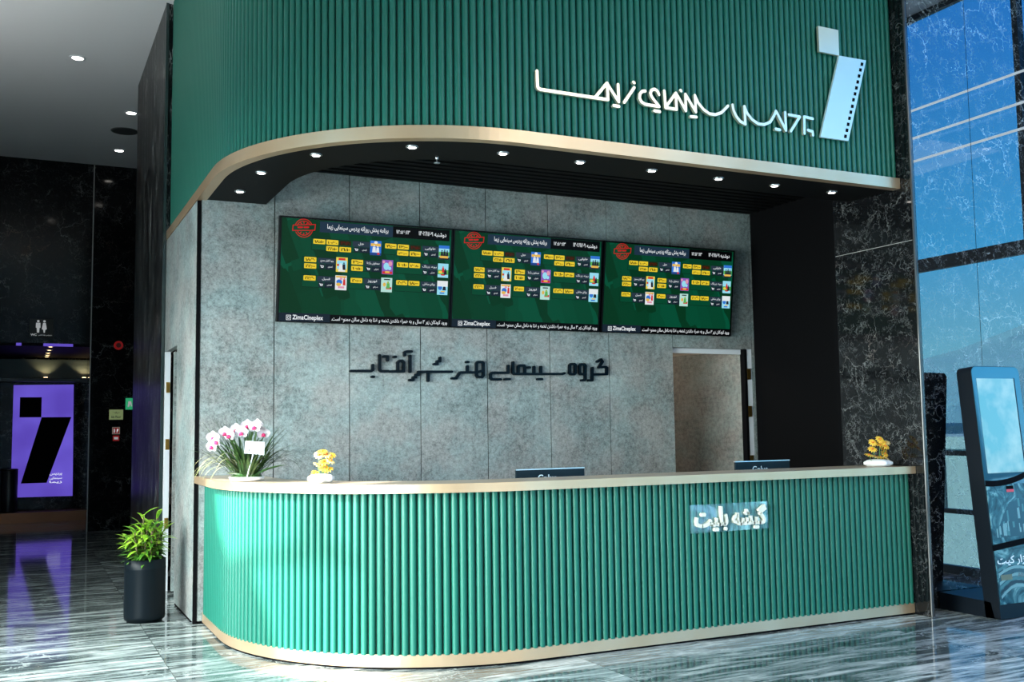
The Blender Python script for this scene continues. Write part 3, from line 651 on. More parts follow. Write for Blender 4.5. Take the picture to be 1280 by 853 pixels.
def make_screen(loc, label):
    t_ = thing('schedule_screen', label, 'screen', loc, 'cinema schedule screens')
    t_.rotation_euler = (TILT, 0, 0)
    q = MB(); q.box((-.002, .004, -.002), (SWX-.006, .05, SHT+.002), .003); q.build('housing', BEZEL, t_)
    q = MB(); q.mi = 0; bw = .014
    for a, b in (((0, 0), (SWX-.008, bw*.5)), ((0, SHT-bw), (SWX-.008, SHT)), ((0, 0), (bw, SHT)), ((SWX-.008-bw, 0), (SWX-.008, SHT))): q.box((a[0], -.004, a[1]), (b[0], .004, b[1]))
    q.build('bezel', BEZEL, t_)
    d = flat(t_, 'display', SG, .012, .005, SWX-.02, SHT-.012, .0008)
    flat(d, 'title_bar', NAVY, .329, .750, .962, .840, .002); flat(d, 'clock_bar', SBLK, .962, .750, 1.482, .846, .0022)
    flat(d, 'account_bar', SLATE2, .012, .006, .440, .076, .002); flat(d, 'notice_bar', SBLK, .440, .006, 1.500, .072, .0022)
    def wr(name, body, m_, x0, x1, z, h, rtl=True, bold=.012):
        text_obj(name, body, m_, d, ((x0+x1)/2, -.0032, z), width=x1-x0, height=h, rtl=rtl, bold=bold)
    wr('title_text', 'برنامه پخش روزانه پردیس سینمایی زیما', SWHITE, .391, .921, .795, .056)
    wr('clock_text', '۱۲:۵۶:۱۳', SWHITE, .993, 1.115, .802, .034)
    wr('date_text', 'دوشنبه ۱۴۰۲/۱۱/۰۹', SWHITE, 1.196, 1.451, .797, .048)
    wr('account_text', 'ZimaCineplex', SWHITE, .126, .383, .036, .050, False, .02)
    wr('notice_text', 'ورود کودکان زیر ۳ سال و به همراه داشتن تخمه و غذا به داخل سالن ممنوع است.', SWHITE, .453, 1.490, .032, .050)
    q = MB()   # camera glyph beside the account name
    for a, b in (((.076, .018), (.112, .018)), ((.112, .018), (.112, .056)), ((.112, .056), (.076, .056)), ((.076, .056), (.076, .018))): stroke(q, [a, b], .004, -.0035, .0008)
    stroke(q, [(.094+.010*math.cos(k*PI/5), .037+.010*math.sin(k*PI/5)) for k in range(11)], .004, -.0035, .0008); q.build('account_icon', SWHITE, d)
    q = MB()   # red round stamp
    cx_, cz_ = .195, .773
    for rr in (.074, .058): 
        for a0, a1 in ((28, 165), (208, 345)): stroke(q, [(cx_+rr*math.cos(math.radians(a0+(a1-a0)*k/10)), cz_+rr*math.sin(math.radians(a0+(a1-a0)*k/10))) for k in range(11)], .006, -.004, .0008)
    stroke(q, [(.103, .748), (.106, .792), (.290, .810), (.286, .762), (.103, .748)], .007, -.004, .0008)
    stroke(q, [(.150, .776), (.180, .779)], .014, -.004, .0008); stroke(q, [(.200, .780), (.232, .783)], .014, -.004, .0008)
    for a in (55, 90, 125, 235, 270, 305): stroke(q, [(cx_+.034*math.cos(math.radians(a)), cz_+.040*math.sin(math.radians(a))), (cx_+.054*math.cos(math.radians(a)), cz_+.054*math.sin(math.radians(a)))], .007, -.004, .0008)
    q.build('red_stamp', SRED, d)
    for k, (px, pz, tags_, ttl, gen) in enumerate(ENTRY):
        xl = min(t0[0] for t0 in tags_)-.066; xl = min(xl, px-.28) 
        flat(d, 'film_row', ROWDK, xl, pz+.012, px-.002, pz+.112, .0014, .006)
        flat(d, 'film_row_fill', PANELG, xl+.004, pz+.016, px-.004, pz+.108, .0018, .005)
        flat(d, 'title_panel', SLATE, px-.153, pz+.062, px-.002, pz+.108, .0024, .004); flat(d, 'genre_panel', SLATE2, px-.092, pz+.014, px-.002, pz+.060, .0024, .004); flat(d, 'cart_panel', SLATE2, px-.142, pz+.016, px-.096, pz+.060, .0024, .012)
        wt = .11 if len(ttl) > 9 else .022*max(3, len(ttl))*.75
        wr('film_title', ttl, SWHITE, px-.078-wt/2, px-.078+wt/2, pz+.086, .026, True, .01); wr('genre_text', gen, SWHITE, px-.068, px-.028, pz+.037, .018, True, .01)
        q = MB(); cx2 = px-.119; stroke(q, [(cx2-.013, pz+.046), (cx2-.008, pz+.044), (cx2-.004, pz+.030), (cx2+.010, pz+.030), (cx2+.013, pz+.042), (cx2-.007, pz+.042)], .005, -.0034, .0006); q.build('cart_icon', SWHITE, d)
        for (tx, tz, bd, dark) in tags_:
            tg = flat(d, 'showtime_tag', DIM if dark else YEL, tx-.0505, tz-.0205, tx+.0505, tz+.0205, .0030, .006)
            text_obj('showtime', bd, DRED if dark else SINK, d, (tx, -.0042, tz), width=.080, height=.025, bold=.045)
        poster(d, px, pz, POST[k])
    return t_
scr1 = make_screen((-4.4134, 2.441, 2.370), 'wall screen with film times in green and yellow, leftmost of three')
snapshot()
for x, lb in ((-2.892, 'wall screen with film times in green and yellow, middle of three'), (-1.3561, 'wall screen with film times in green and yellow, rightmost beside the black recess')):
    c_ = copy_tree(scr1); c_.location.x = x; c_['label'] = lb
# ------------------------------------------------------------------ doors
d1 = empty('door_1', (GX, 4.36, 0)); struct(d1)
q = MB(); q.box((.0, -.01, 0), (.05, .04, 2.25)); q.build('door_jamb', WHITE, d1)
q = MB(); q.box((.052, -.24, .03), (.86, -.195, 2.235)); lf = q.build('door_leaf', CONC, d1)
for z in (.58, 1.32, 1.86):
    q = MB(); q.box((.012, -.018, z), (.046, -.010, z+.10)); q.build('hinge', HINGE, d1)
d2 = empty('door_2', (-.505, 2.5, 0)); struct(d2)
q = MB(); q.box((.905, .005, 0), (.969, .06, 2.25)); q.box((.0, .06, 2.20), (.97, .10, 2.25)); q.build('door_jamb', WHITE, d2)
q = MB(); q.box((.875, .0, 0), (.905, .07, 2.25)); q.build('seal', BLACK, d2)
q = MB(); q.box((-.91, 0, .01), (0, .045, 2.235)); lf = q.build('door_leaf', CONCDOOR, d2); lf.location = (.885, .06, 0); lf.rotation_euler = (0, 0, -math.radians(74))
for z in (1.12, 1.62, 2.0):
    q = MB(); q.box((.905, -.006, z-.06), (.945, .006, z+.05)); q.build('hinge', HINGE, d2)
    
rl = thing('room_lamp', 'round white ceiling lamp in the room behind the open door', 'ceiling light', (-1.2, 3.9, 3.0))
q = MB(); q.lathe([(.2, 0), (.2, -.04), (.15, -.07)], seg=24); q.build('shade', mat('opal_lamp', (1, 1, 1), .4, emit=(1, .9, .75), estr=4), rl)
pl = bpy.data.lights.new('room_lamp_light', 'POINT'); pl.energy = 26; pl.color = (1, .86, .68); pl.shadow_soft_size = .2
pobj = bpy.data.objects.new('room_lamp_light', pl); COL.objects.link(pobj); pobj.parent = rl; pobj.location = (0, 0, -.25)

# ------------------------------------------------------------------ corridor end: screen wall, signs, lights
PURPLE = mat('purple_screen', (.004, .003, .01), .4, emit=(.125, .075, .56, 1), estr=.95); Np, Lp, Bp = nodes(PURPLE)
n_ = noise(Np, Lp, objco(Np, Lp), 1.1, 2); rr = ramp(Np, Lp, n_.outputs[0], [(.35, (.10, .055, .47, 1)), (.65, (.15, .10, .66, 1))]); Lp.new(rr.outputs[0], Bp.inputs['Emission Color'])
ps = thing('purple_wall_screen', 'glowing purple wall screen with a black square and slanted bar emblem', 'screen')
q = MB(); q.prism([(-6.372, 13.97, 0.403), (-5.387, 13.97, 0.393), (-5.408, 13.97, 2.363), (-6.372, 13.97, 2.347)], (0, .03, 0)); pd = q.build('display', PURPLE, ps)
q = MB(); q.prism([(-6.266, 13.955, 2.135), (-5.921, 13.955, 2.135), (-5.921, 13.955, 1.784), (-6.266, 13.955, 1.784)], (0, .012, 0)); q.build('square', BLACK, pd)
q = MB(); q.prism([(-5.915, 13.955, 1.784), (-5.436, 13.955, 1.784), (-5.810, 13.955, 0.639), (-6.218, 13.955, 0.639)], (0, .012, 0)); q.build('slanted_bar', BLACK, pd)
for i, s_ in enumerate(('پردیس', 'سینمایی', 'زیما')):
    p = (-5.666, 13.96, 0.782-.068*i); text_obj('caption_line', s_, emat('white_caption_%d' % i, (.8, .85, 1, 1)), pd, p, width=.20, height=.052, rtl=True, bold=.02)
q = MB(); a = (-5.377, 13.9, 0); q.box((a[0]-.0, 13.90, .17), (a[0]+.19, 13.998, 2.42)); struct(q.build('trim_6', black_marble('grey_veined_marble', 1.0, .1, 1.5, 2.2, 1.0)))
q = MB(); q.box((-8.0, 13.75, 2.40), (-5.2, 13.99, 2.46)); struct(q.build('trim_7', BLKMETAL))
bn = thing('litter_bin', 'tall black cylindrical bin on the step before the purple screen', 'bin', (-6.40, 13.72, .17))
q = MB(); q.lathe([(.13, 0), (.135, .01), (.135, .70), (.13, .705)], seg=28); q.build('body', BLKMETAL, bn)
q = MB(); q.lathe([(.138, .706), (.138, .73), (.11, .74)], seg=28); q.build('rim', mat('dark_chrome', (.1, .1, .11), .2, 1.0), bn)
for i, y in enumerate((11.35, 12.05, 12.7, 13.2, 13.6)):
    downlight('recess_downlight', -5.865, y, OZ-.03, 'tiny warm downlight in the recess ceiling, ' + ('nearest', 'second nearest', 'middle', 'second farthest', 'farthest')[i] + ' of five', 'recess downlights', LAMPW, .035)
for i, x in enumerate((-5.87, -5.25)):
    sl = thing('wall_washer', 'small warm spotlight washing the wall above the ' + ('middle of the purple screen' if i == 0 else 'marble strip right of the screen'), 'ceiling light', (x, 13.80, 2.455), 'wall washers above the purple screen')
    q = MB(); q.lathe([(.028, .005), (.035, .025), (.02, .03)], seg=16); q.build('lens', LAMPW, sl)
    q = MB(); q.lathe([(.04, 0), (.04, .02), (.03, .022)], seg=16); q.build('housing', BLKMETAL, sl)
    spd = bpy.data.lights.new('washer_light', 'SPOT'); spd.energy = 7; spd.color = (1, .58, .25); spd.spot_size = 1.9; spd.spot_blend = .6; spd.shadow_soft_size = .02
    so2 = bpy.data.objects.new('washer_light', spd); COL.objects.link(so2); so2.parent = sl; so2.location = (0, 0, .05); so2.rotation_euler = (PI-.35, 0, 0)
q = MB(); q.box((-8.0, 13.93, 2.47), (-5.15, 13.999, 2.8)); struct(q.build('trim_8', mat('teal_grey_panel', (.05, .09, .11), .5)))
# glowing strips that paint the screen's purple reflection onto the lintel
for x0, x1, lb in ((-5.969, -5.555, 'long painted purple reflection under the restroom sign'), (-6.343, -6.27, 'short painted purple reflection left of the restroom sign')):
    q = MB(); q.box((x0, YE-.012, 2.82), (x1, YE-.001, 2.862)); tag(q.build('painted_reflection', PURPLE), lb, 'painted reflection', 'purple painted reflections on the lintel')
# restroom sign
SGNW = mat('sign_white', (.8, .8, .8), .5, emit=(.7, .7, .7), estr=.35); SGNB = mat('sign_black', (.002, .002, .002), .5)
wc = thing('restroom_sign', 'black restroom sign with white man and woman figures above the opening', 'sign', (-6.003, YE-.02, 3.098))
q = MB(); q.box((-.165, 0, -.135), (.165, .018, .135), .002); q.build('plate', SGNB, wc)
q = MB(); q.lathe([(.018, -.004), (.018, 0)], (-.045, 0, .10), 14, 'Y'); q.prism([(-.075, -.004, .075), (-.015, -.004, .075), (-.012, -.004, .0), (-.025, -.004, .0), (-.03, -.004, -.075), (-.06, -.004, -.075), (-.065, -.004, .0), (-.078, -.004, .0)], (0, .004, 0)); q.build('man_figure', SGNW, wc)
q = MB(); q.lathe([(.018, -.004), (.018, 0)], (.04, 0, .10), 14, 'Y'); q.prism([(.022, -.004, .075), (.058, -.004, .075), (.075, -.004, -.02), (.055, -.004, -.03), (.048, -.004, -.075), (.032, -.004, -.075), (.025, -.004, -.03), (.005, -.004, -.02)], (0, .004, 0)); q.build('woman_figure', SGNW, wc)
text_obj('restroom_text', 'WC', SGNW, wc, (-.105, -.003, -.108), width=.085, height=.035, bold=.03)
text_obj('restroom_text', 'سرویس بهداشتی', SGNW, wc, (.055, -.003, -.11), width=.19, height=.024, rtl=True)
# alarm bell, green notice, hydrant signs on the marble panel
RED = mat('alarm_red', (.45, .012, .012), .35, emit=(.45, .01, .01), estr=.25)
al = thing('fire_alarm', 'round red fire alarm on the black marble end wall', 'alarm', (-4.901, YE-.001, 2.855))
q = MB(); q.lathe([(.068, 0), (.068, -.03), (.055, -.045)], seg=24, axis='Y'); q.build('body', RED, al)
q = MB(); q.lathe([(.04, -.046), (.034, -.052)], seg=20, axis='Y'); q.build('sounder', mat('dark_red', (.12, .004, .004), .4), al)
gn = thing('notice_plate', 'pale green notice plate with two lines of text on black marble', 'sign', (-4.916, YE-.001, 1.774))
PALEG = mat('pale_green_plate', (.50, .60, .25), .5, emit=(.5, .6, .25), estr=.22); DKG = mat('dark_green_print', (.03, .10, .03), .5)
q = MB(); q.box((-.102, -.01, -.078), (.102, 0, .078), .002); q.build('plate', PALEG, gn)
text_obj('notice_text', 'طبقه ۶', DKG, gn, (0, -.0105, .03), width=.10, height=.04, rtl=True, bold=.02)
text_obj('notice_text', '6th Floor', DKG, gn, (0, -.0105, -.035), width=.14, height=.04, bold=.02)
hd = thing('hydrant_sign', 'small red and white fire hose sign on black marble', 'sign', (-4.913, YE-.001, 1.526))
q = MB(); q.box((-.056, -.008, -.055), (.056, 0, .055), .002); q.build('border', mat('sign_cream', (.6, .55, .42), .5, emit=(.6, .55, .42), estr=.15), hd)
q = MB(); q.box((-.046, -.0095, -.045), (.046, -.008, .045)); q.build('red_field', RED, hd)
q = MB(); q.prism([(-.038, -.011, -.032), (-.014, -.011, -.032), (-.012, -.011, .01), (-.02, -.011, .03), (-.034, -.011, .03)], (0, .0015, 0)); q.prism([(.008, -.011, -.032), (.018, -.011, -.032), (.018, -.011, .03), (.034, -.011, .03), (.034, -.011, .02), (.008, -.011, .02)], (0, .0015, 0)); q.build('pictogram', SGNW, hd)
h2 = thing('hydrant_label', 'small red label with white centre just under the fire hose sign', 'sign', (-4.911, YE-.001, 1.408))
q = MB(); q.box((-.047, -.008, -.042), (.047, 0, .042), .002); q.build('plate', RED, h2)
q = MB(); q.box((-.03, -.0095, -.018), (.03, -.008, .018)); q.build('white_field', SGNW, h2)
ex = thing('exit_sign', 'narrow green exit sign half hidden by the marble corner', 'sign', (-4.682, YE-.001, 1.941))
q = MB(); q.box((-.10, -.02, -.09), (.12, 0, .09), .003); q.build('plate', mat('exit_green', (.02, .25, .10), .4, emit=(.03, .45, .18), estr=.6), ex)
q = MB(); q.prism([(-.07, -.022, -.05), (-.05, -.022, -.05), (-.03, -.022, 0), (-.02, -.022, -.04), (0, -.022, -.04), (-.02, -.022, .04), (-.06, -.022, .04)], (0, .002, 0)); q.build('pictogram', SGNW, ex)
# corridor ceiling
for (x, y), lb in (((-5.786, 6.33), 'bright round corridor ceiling light, nearest'), ((-5.042, 8.20), 'bright round corridor ceiling light beside the marble wall top'), ((-5.025, 10.18), 'bright round corridor ceiling light, farthest, beyond the dark speaker')):
    downlight('corridor_downlight', x, y, ZC, lb, 'corridor ceiling lights', r=.065)
spk = thing('ceiling_speaker', 'dark round speaker grille in the corridor ceiling', 'speaker', (-5.042, 9.11, ZC))
q = MB(); q.lathe([(.17, 0), (.17, -.008), (.155, -.012)], seg=32); q.build('grille', mat('dark_grille', (.04, .045, .045), .7), spk)
q = MB(); q.lathe([(.185, 0), (.185, -.005), (.171, -.006), (.171, 0)], seg=32); q.build('rim', mat('grey_rim', (.12, .12, .12), .5), spk)
for k in range(6):
    downlight('lobby_downlight', -6.25+.03*k, 2.4-2.6*k, ZC, 'warm round lobby ceiling light mirrored in the end wall marble, ' + ('first', 'second', 'third', 'fourth', 'fifth', 'sixth')[k] + ' from the corridor', 'lobby ceiling lights left row', LAMPW, .07)
    downlight('lobby_downlight', -3.6+.25*k, -.6-2.0*k, ZC, 'white round lobby ceiling light in the right hand row, ' + ('first', 'second', 'third', 'fourth', 'fifth', 'sixth')[k] + ' from the canopy', 'lobby ceiling lights right row', LAMP, .07)

# ------------------------------------------------------------------ information kiosk
kx = .35
ki = thing('information_kiosk', 'leaning black information kiosk with touch screen before the polished marble', 'kiosk', (kx, -.418, 0))
lean = math.atan2(.16, 1.91); KL = 1.9167; KW = .54; KT = .138
def kp(x, h, dpt): return Vector((x, h*math.sin(lean)+dpt*math.cos(lean), h*math.cos(lean)-dpt*math.sin(lean)))
def rrect(x0, z0, x1, z1, rb, rt, n=6):
    pts = []
    for cx_, cz_, a0, rd in ((x1-rt, z1-rt, 0, rt), (x0+rt, z1-rt, 90, rt), (x0+rb, z0+rb, 180, rb), (x1-rb, z0+rb, 270, rb)):
        if rd < 1e-4: pts.append((cx_, cz_)); continue
        for k in range(n+1): a = math.radians(a0+90*k/n); pts.append((cx_+rd*math.cos(a), cz_+rd*math.sin(a)))
    return pts
def kpanel(name, mt, pts, d0, d1, par):
    q = MB(); q.prism([kp(x, z, d0) for x, z in pts], kp(0, 0, d1)-kp(0, 0, d0)); return q.build(name, mt, par)
KBLK = mat('kiosk_black', (.003, .006, .010), .42, spec=.22); KGLASS = mat('kiosk_front_glass', (.02, .10, .15), .06, spec=.8, ior=1.7)
KSCR = mat('kiosk_screen', (.03, .05, .06), .05, emit=(.3, .65, .8, 1), estr=.85); Nk, Lk, Bk = nodes(KSCR)
cck = objco(Nk, Lk); nk = noise(Nk, Lk, cck, 3.2, 4, .55); rk = ramp(Nk, Lk, nk.outputs[0], [(.40, (.13, .50, .66, 1)), (.62, (.42, .74, .84, 1))]); Lk.new(rk.outputs[0], Bk.inputs['Emission Color'])
kb = kpanel('body', KBLK, rrect(0, .005, KW, KL, .004, .05), .004, KT, ki)
kf = kpanel('front_glass', KGLASS, rrect(.004, 1.0, KW-.004, KL-.004, .002, .048), 0, .004, ki)
kpanel('bezel', KBLK, rrect(.462, 1.10, .474, 1.825, .002, .002), -.0022, -.001, kf)
kpanel('display', KSCR, rrect(.047, 1.087, .465, 1.820, .004, .004), -.002, 0, kf)
# printed lower panel
POSTER = mat('kiosk_print', (.05, .2, .25), .2); Nk, Lk, Bk = nodes(POSTER)
cck = objco(Nk, Lk, (1, 1, 1)); nk = noise(Nk, Lk, cck, 4.5, 5, .6, 2.2); rk = ramp(Nk, Lk, nk.outputs[0], [(.36, (.006, .03, .05, 1)), (.5, (.025, .11, .14, 1)), (.58, (.11, .27, .29, 1)), (.66, (.27, .44, .44, 1))]); Lk.new(rk.outputs[0], Bk.inputs['Base Color'])
pr = kpanel('printed_panel', POSTER, rrect(.012, .11, KW-.008, 1.0, .002, .002), .0005, .004, ki)
CITY = [mat('print_teal_%d' % i, c, .25) for i, c in enumerate([(.02, .08, .11), (.06, .19, .21), (.18, .35, .36), (.01, .035, .055)])]
q = MB(); random.seed(3); q.mi = 0; q.prism([kp(x, z, -.0003) for x, z in ((.03, .60), (.10, .68), (.16, .77), (.24, .86), (.40, .88), (.46, .80), (.52, .70), (.53, .60))], kp(0, 0, .0008)-kp(0, 0, 0)); q.build('print_hill', CITY, pr)
q = MB()
for i in range(34):
    x = .06+random.random()*.44; zb = .60+.24*max(0, 1-abs(x-.33)/.27)*random.random(); h_ = .04+.05*random.random() + (.16 if .2 < x < .42 and random.random() < .3 else 0); w_ = .012+.014*random.random(); q.mi = random.choice((0, 1, 2, 1, 2))
    q.prism([kp(x, zb, -.0008-i*1e-5), kp(x+w_, zb, -.0008-i*1e-5), kp(x+w_, min(zb+h_, .95), -.0008-i*1e-5), kp(x, min(zb+h_*.93, .94), -.0008-i*1e-5)], kp(0, 0, .0005)-kp(0, 0, 0))
tag(q.build('print_city', CITY, pr), kind='stuff')
q = MB()
for k in range(7):
    zz = .13+.035*k; pts = [(.03+.06*i, zz+.10*math.sin(i*.42+.2)*(1-k*.08)) for i in range(9)]; q.mi = (2, 3, 1, 2, 0, 2, 1)[k]
    for a, b in zip(pts, pts[1:]): q.prism([kp(a[0], a[1], -.0005-k*1e-5), kp(b[0], b[1], -.0005-k*1e-5), kp(b[0], b[1]+.022, -.0005-k*1e-5), kp(a[0], a[1]+.022, -.0005-k*1e-5)], kp(0, 0, .0004)-kp(0, 0, 0))
q.build('print_curves', CITY, pr)
def band(zs, name):
    q = MB()
    top = [(.005+.53*i/20, zs(i/20)+.022) for i in range(21)]; bot = [(.005+.53*i/20, zs(i/20)-.022) for i in range(21)]
    for i in range(20): q.prism([kp(*bot[i], -.003), kp(*bot[i+1], -.003), kp(*top[i+1], -.003), kp(*top[i], -.003)], kp(0, 0, .004)-kp(0, 0, 0))
    q.build(name, BLACK, pr)
band(lambda t_: 1.012-.02*math.sin(t_*PI*.9)+.085*t_**1.6, 'wavy_band'); band(lambda t_: .528+.05*t_, 'wavy_band')
kpanel('flag_black', BLACK, rrect(.226, .960, .305, .985, .001, .001), -.003, -.001, pr); kpanel('flag_red', mat('flag_red', (.7, .06, .08), .4), rrect(.226, .938, .305, .959, .001, .001), -.003, -.001, pr)
kpanel('printed_label', mat('olive_label', (.14, .16, .10), .4), rrect(.05, .285, .17, .325, .002, .002), -.002, -.0005, pr)
PW = mat('print_white', (.75, .82, .82), .4)
t1 = text_obj('printed_text', 'ابزار کیت', PW, pr, kp(.21, .425, -.002), (-lean, 0, 0), width=.36, height=.075, rtl=True, bold=.02)
text_obj('printed_text', 'AbzarKit', mat('print_grey', (.10, .13, .13), .4), pr, kp(.33, .315, -.002), (-lean, 0, 0), width=.20, height=.035, bold=.02)
# foot that runs back to the wall
q = MB(); q.prism([(0, .03, 0), (KW, .03, 0), (KW, .565, 0), (0, .565, 0)], (0, 0, .012)); q.prism([(0, .06, .012), (0, .565, .012), (0, .565, .132), (0, .09, .12)], (KW, 0, 0)); q.build('foot', KBLK, ki)

# ------------------------------------------------------------------ plants
def vcol(name, cols, rough=.45, scale=14, trans=0.):
    m_ = mat(name, cols[0], rough); N_, L_, B_ = nodes(m_); n__ = noise(N_, L_, objco(N_, L_), scale, 3)
    r__ = ramp(N_, L_, n__.outputs[0], [(.35, cols[0]), (.65, cols[1])]); L_.new(r__.outputs[0], B_.inputs['Base Color']); return m_
LEAFDK = vcol('dark_grass_leaf', ((.010, .030, .007, 1), (.045, .10, .02, 1))); LEAFPALE = vcol('pale_grass_leaf', ((.16, .20, .06, 1), (.36, .36, .20, 1)))
LEAFBR = vcol('bright_leaf', ((.10, .30, .012, 1), (.42, .62, .06, 1)), .35, 9); STEM = mat('green_stem', (.10, .22, .05), .5); ORCH = mat('orchid_white', (.60, .57, .60), .6); MAG = mat('orchid_magenta', (.55, .02, .12), .45); SOIL = mat('dark_soil', (.06, .03, .02), .9)
CARD = mat('white_card', (.60, .62, .64), .6); YELF = mat('yellow_petal', (.85, .52, .05), .5); ORAF = mat('orange_centre', (.75, .22, .02), .6); POTW = mat('white_ceramic', (.85, .85, .83), .35); PALEY = mat('cream_petal', (.88, .70, .28), .5)
def blade(mb, base, az, elev, length, width, droop, fold=.25, seg=8, taper=.35):
    """a leaf: centre line that leaves at elev and bends down by droop radians over its length"""
    p = Vector(base); rows = []; hd_ = Vector((math.cos(az), math.sin(az), 0)); side = Vector((-math.sin(az), math.cos(az), 0)); st = length/seg
    for i in range(seg+1):
        t_ = i/seg; e_ = elev-droop*t_**1.4; d = hd_*math.cos(e_)+Vector((0, 0, math.sin(e_))); up = -hd_*math.sin(e_)+Vector((0, 0, math.cos(e_)))
        wv_ = width*(min(1, .45+t_/taper*.55) if t_ < taper else max(0.03, 1-((t_-taper)/(1-taper))**1.8))
        rows.append([tuple(p+side*wv_/2+up*fold*wv_*.5), tuple(p), tuple(p-side*wv_/2+up*fold*wv_*.5)]); p = p+d*st
    mb.grid(rows); return p
rnd = random.Random(11)
# orchid arrangement
ob = Vector((-4.86, 1.36, 1.14))
oa = thing('orchid_arrangement', 'white orchids with magenta hearts among long grassy leaves on the counter', 'flower arrangement', tuple(ob))
q = MB(); q.lathe([(.09, 0), (.115, .012), (.12, .03), (.10, .03)], seg=28); q.build('dish', POTW, oa)
q = MB(); q.lathe([(.11, .025), (.10, .04), (.05, .05)], seg=20); q.build('moss', LEAFDK, oa)
q = MB()
for i in range(120):
    a = rnd.uniform(0, 2*PI); rd = rnd.uniform(0, .10); e_ = rnd.uniform(.7, 1.5); ln = rnd.uniform(.26, .47)
    if abs(((a+PI/2+PI) % (2*PI))-PI) < 1.0: ln *= .55
    blade(q, (rd*math.cos(a), rd*math.sin(a), .03), a+rnd.uniform(-.2, .2), e_, ln, rnd.uniform(.013, .023), rnd.uniform(.2, 1.2))
for a, ln in ((2.9, .46), (2.6, .48), (3.3, .44), (2.2, .44), (1.35, .44), (.6, .40)): blade(q, (.03*math.cos(a), .03*math.sin(a), .03), a, 1.15, ln, .016, .15)
for i in range(26):
    a = rnd.uniform(-.5, .6); blade(q, (.05, rnd.uniform(-.03, .05), .03), a, rnd.uniform(.7, 1.2), rnd.uniform(.40, .60), .006, rnd.uniform(1.5, 2.5), seg=12)
q.build('grass_leaves', LEAFDK, oa)
q = MB()
for i in range(14):
    a = rnd.uniform(2.7, 4.0); blade(q, (.02*math.cos(a), .02*math.sin(a), .03), a, rnd.uniform(.7, 1.05), rnd.uniform(.36, .50), .009, rnd.uniform(1.7, 2.6), seg=12)
q.build('pale_leaves', LEAFPALE, oa)
q = MB(); blade(q, (.03, -.06, .03), -.35, .45, .24, .075, .35, .4); blade(q, (-.03, -.07, .03), -2.6, .3, .16, .05, .3, .4); q.build('broad_leaf', mat('broad_leaf_green', (.06, .22, .05), .3), oa)
OF = [(-5.11, 1.25, 1.384), (-5.081, 1.22, 1.419), (-4.995, 1.25, 1.456), (-4.919, 1.23, 1.475), (-4.834, 1.22, 1.51), (-4.765, 1.28, 1.467), (-4.876, 1.27, 1.522), (-5.02, 1.29, 1.476), (-4.946, 1.28, 1.495), (-5.10, 1.29, 1.446), (-4.80, 1.28, 1.525)]
for i, p in enumerate(OF):
    c0 = Vector(p)-ob; turn = rnd.uniform(-.5, .35)+(-.5 if i < 3 else 0); tl = rnd.uniform(-.25, .3)
    Mx = Matrix.Translation(c0) @ Matrix.Rotation(turn-.35, 4, 'Z') @ Matrix.Rotation(tl, 4, 'X')
    fl = empty('orchid_flower'); fl.parent = oa; q = MB()
    for k, (ang, ln, wd, off) in enumerate(((90, .046, .042, .004), (215, .044, .038, .004), (325, .044, .038, .004), (10, .047, .058, -.003), (170, .047, .058, -.003))):
        a = math.radians(ang); dx, dz = math.cos(a), math.sin(a); px_, pz_ = -dz, dx; rows = []
        for j in range(7):
            t_ = j/6; wv_ = wd*math.sin(PI*min(1, .10+.90*t_))**.6*.5 if j < 6 else .004
            cup = -.010*t_*t_ + off
            rows.append([tuple(Mx @ Vector((dx*ln*t_+px_*wv_*s2, cup+.006*(1-abs(s2)), dz*ln*t_+pz_*wv_*s2))) for s2 in (-1, -.5, 0, .5, 1)])
        q.grid(rows)
    q.build('petals', ORCH, oa)
    bpy.data.objects.remove(fl)
    q = MB(); q.ball(Mx @ Vector((0, -.014, -.008)), .014, (1, 1.1, .9), 8, 6); q.ball(Mx @ Vector((.008, -.016, -.016)), .007, (1, 1, 1), 8, 6); q.ball(Mx @ Vector((-.008, -.016, -.016)), .007, (1, 1, 1), 8, 6); q.build('lip', MAG, oa)
q = MB()
for p in OF[::2] + OF[1::3]:
    c0 = Vector(p)-ob+Vector((0, .02, 0)); q.tube([(.02, 0, .03), Vector((c0.x*.45, c0.y*.5+.03, c0.z*.75)), c0+Vector((0, 0, .005)) ], .0028, 6)
q.build('stems', STEM, oa)
q = MB(); A, Bc, Cc, Dc = (Vector(p)-ob for p in ((-4.906, 1.18, 1.419), (-4.777, 1.18, 1.408), (-4.779, 1.18, 1.319), (-4.913, 1.18, 1.334))); q.prism([A, Bc, Cc, Dc], (0, .002, 0)); cardo = q.build('gift_card', CARD, oa)
q = MB()
for i in range(3):
    for s2 in (.12, .58):
        a_ = A.lerp(Dc, .25+.22*i).lerp(Bc.lerp(Cc, .25+.22*i), s2); b_ = A.lerp(Dc, .25+.22*i).lerp(Bc.lerp(Cc, .25+.22*i), s2+.28); q.tube([a_+Vector((0, -.0006, 0)), (a_+b_)/2+Vector((0, -.0006, .003)), b_+Vector((0, -.0006, 0))], .0007, 5)
q.build('handwriting', mat('grey_ink', (.35, .37, .45), .6), cardo)
q = MB(); q.tube([(-.018, -.10, .03), Vector((-4.853, 1.184, 1.325))-ob], .004, 8); q.build('card_stick', mat('clear_plastic_stick', (.60, .66, .68), .2), oa)

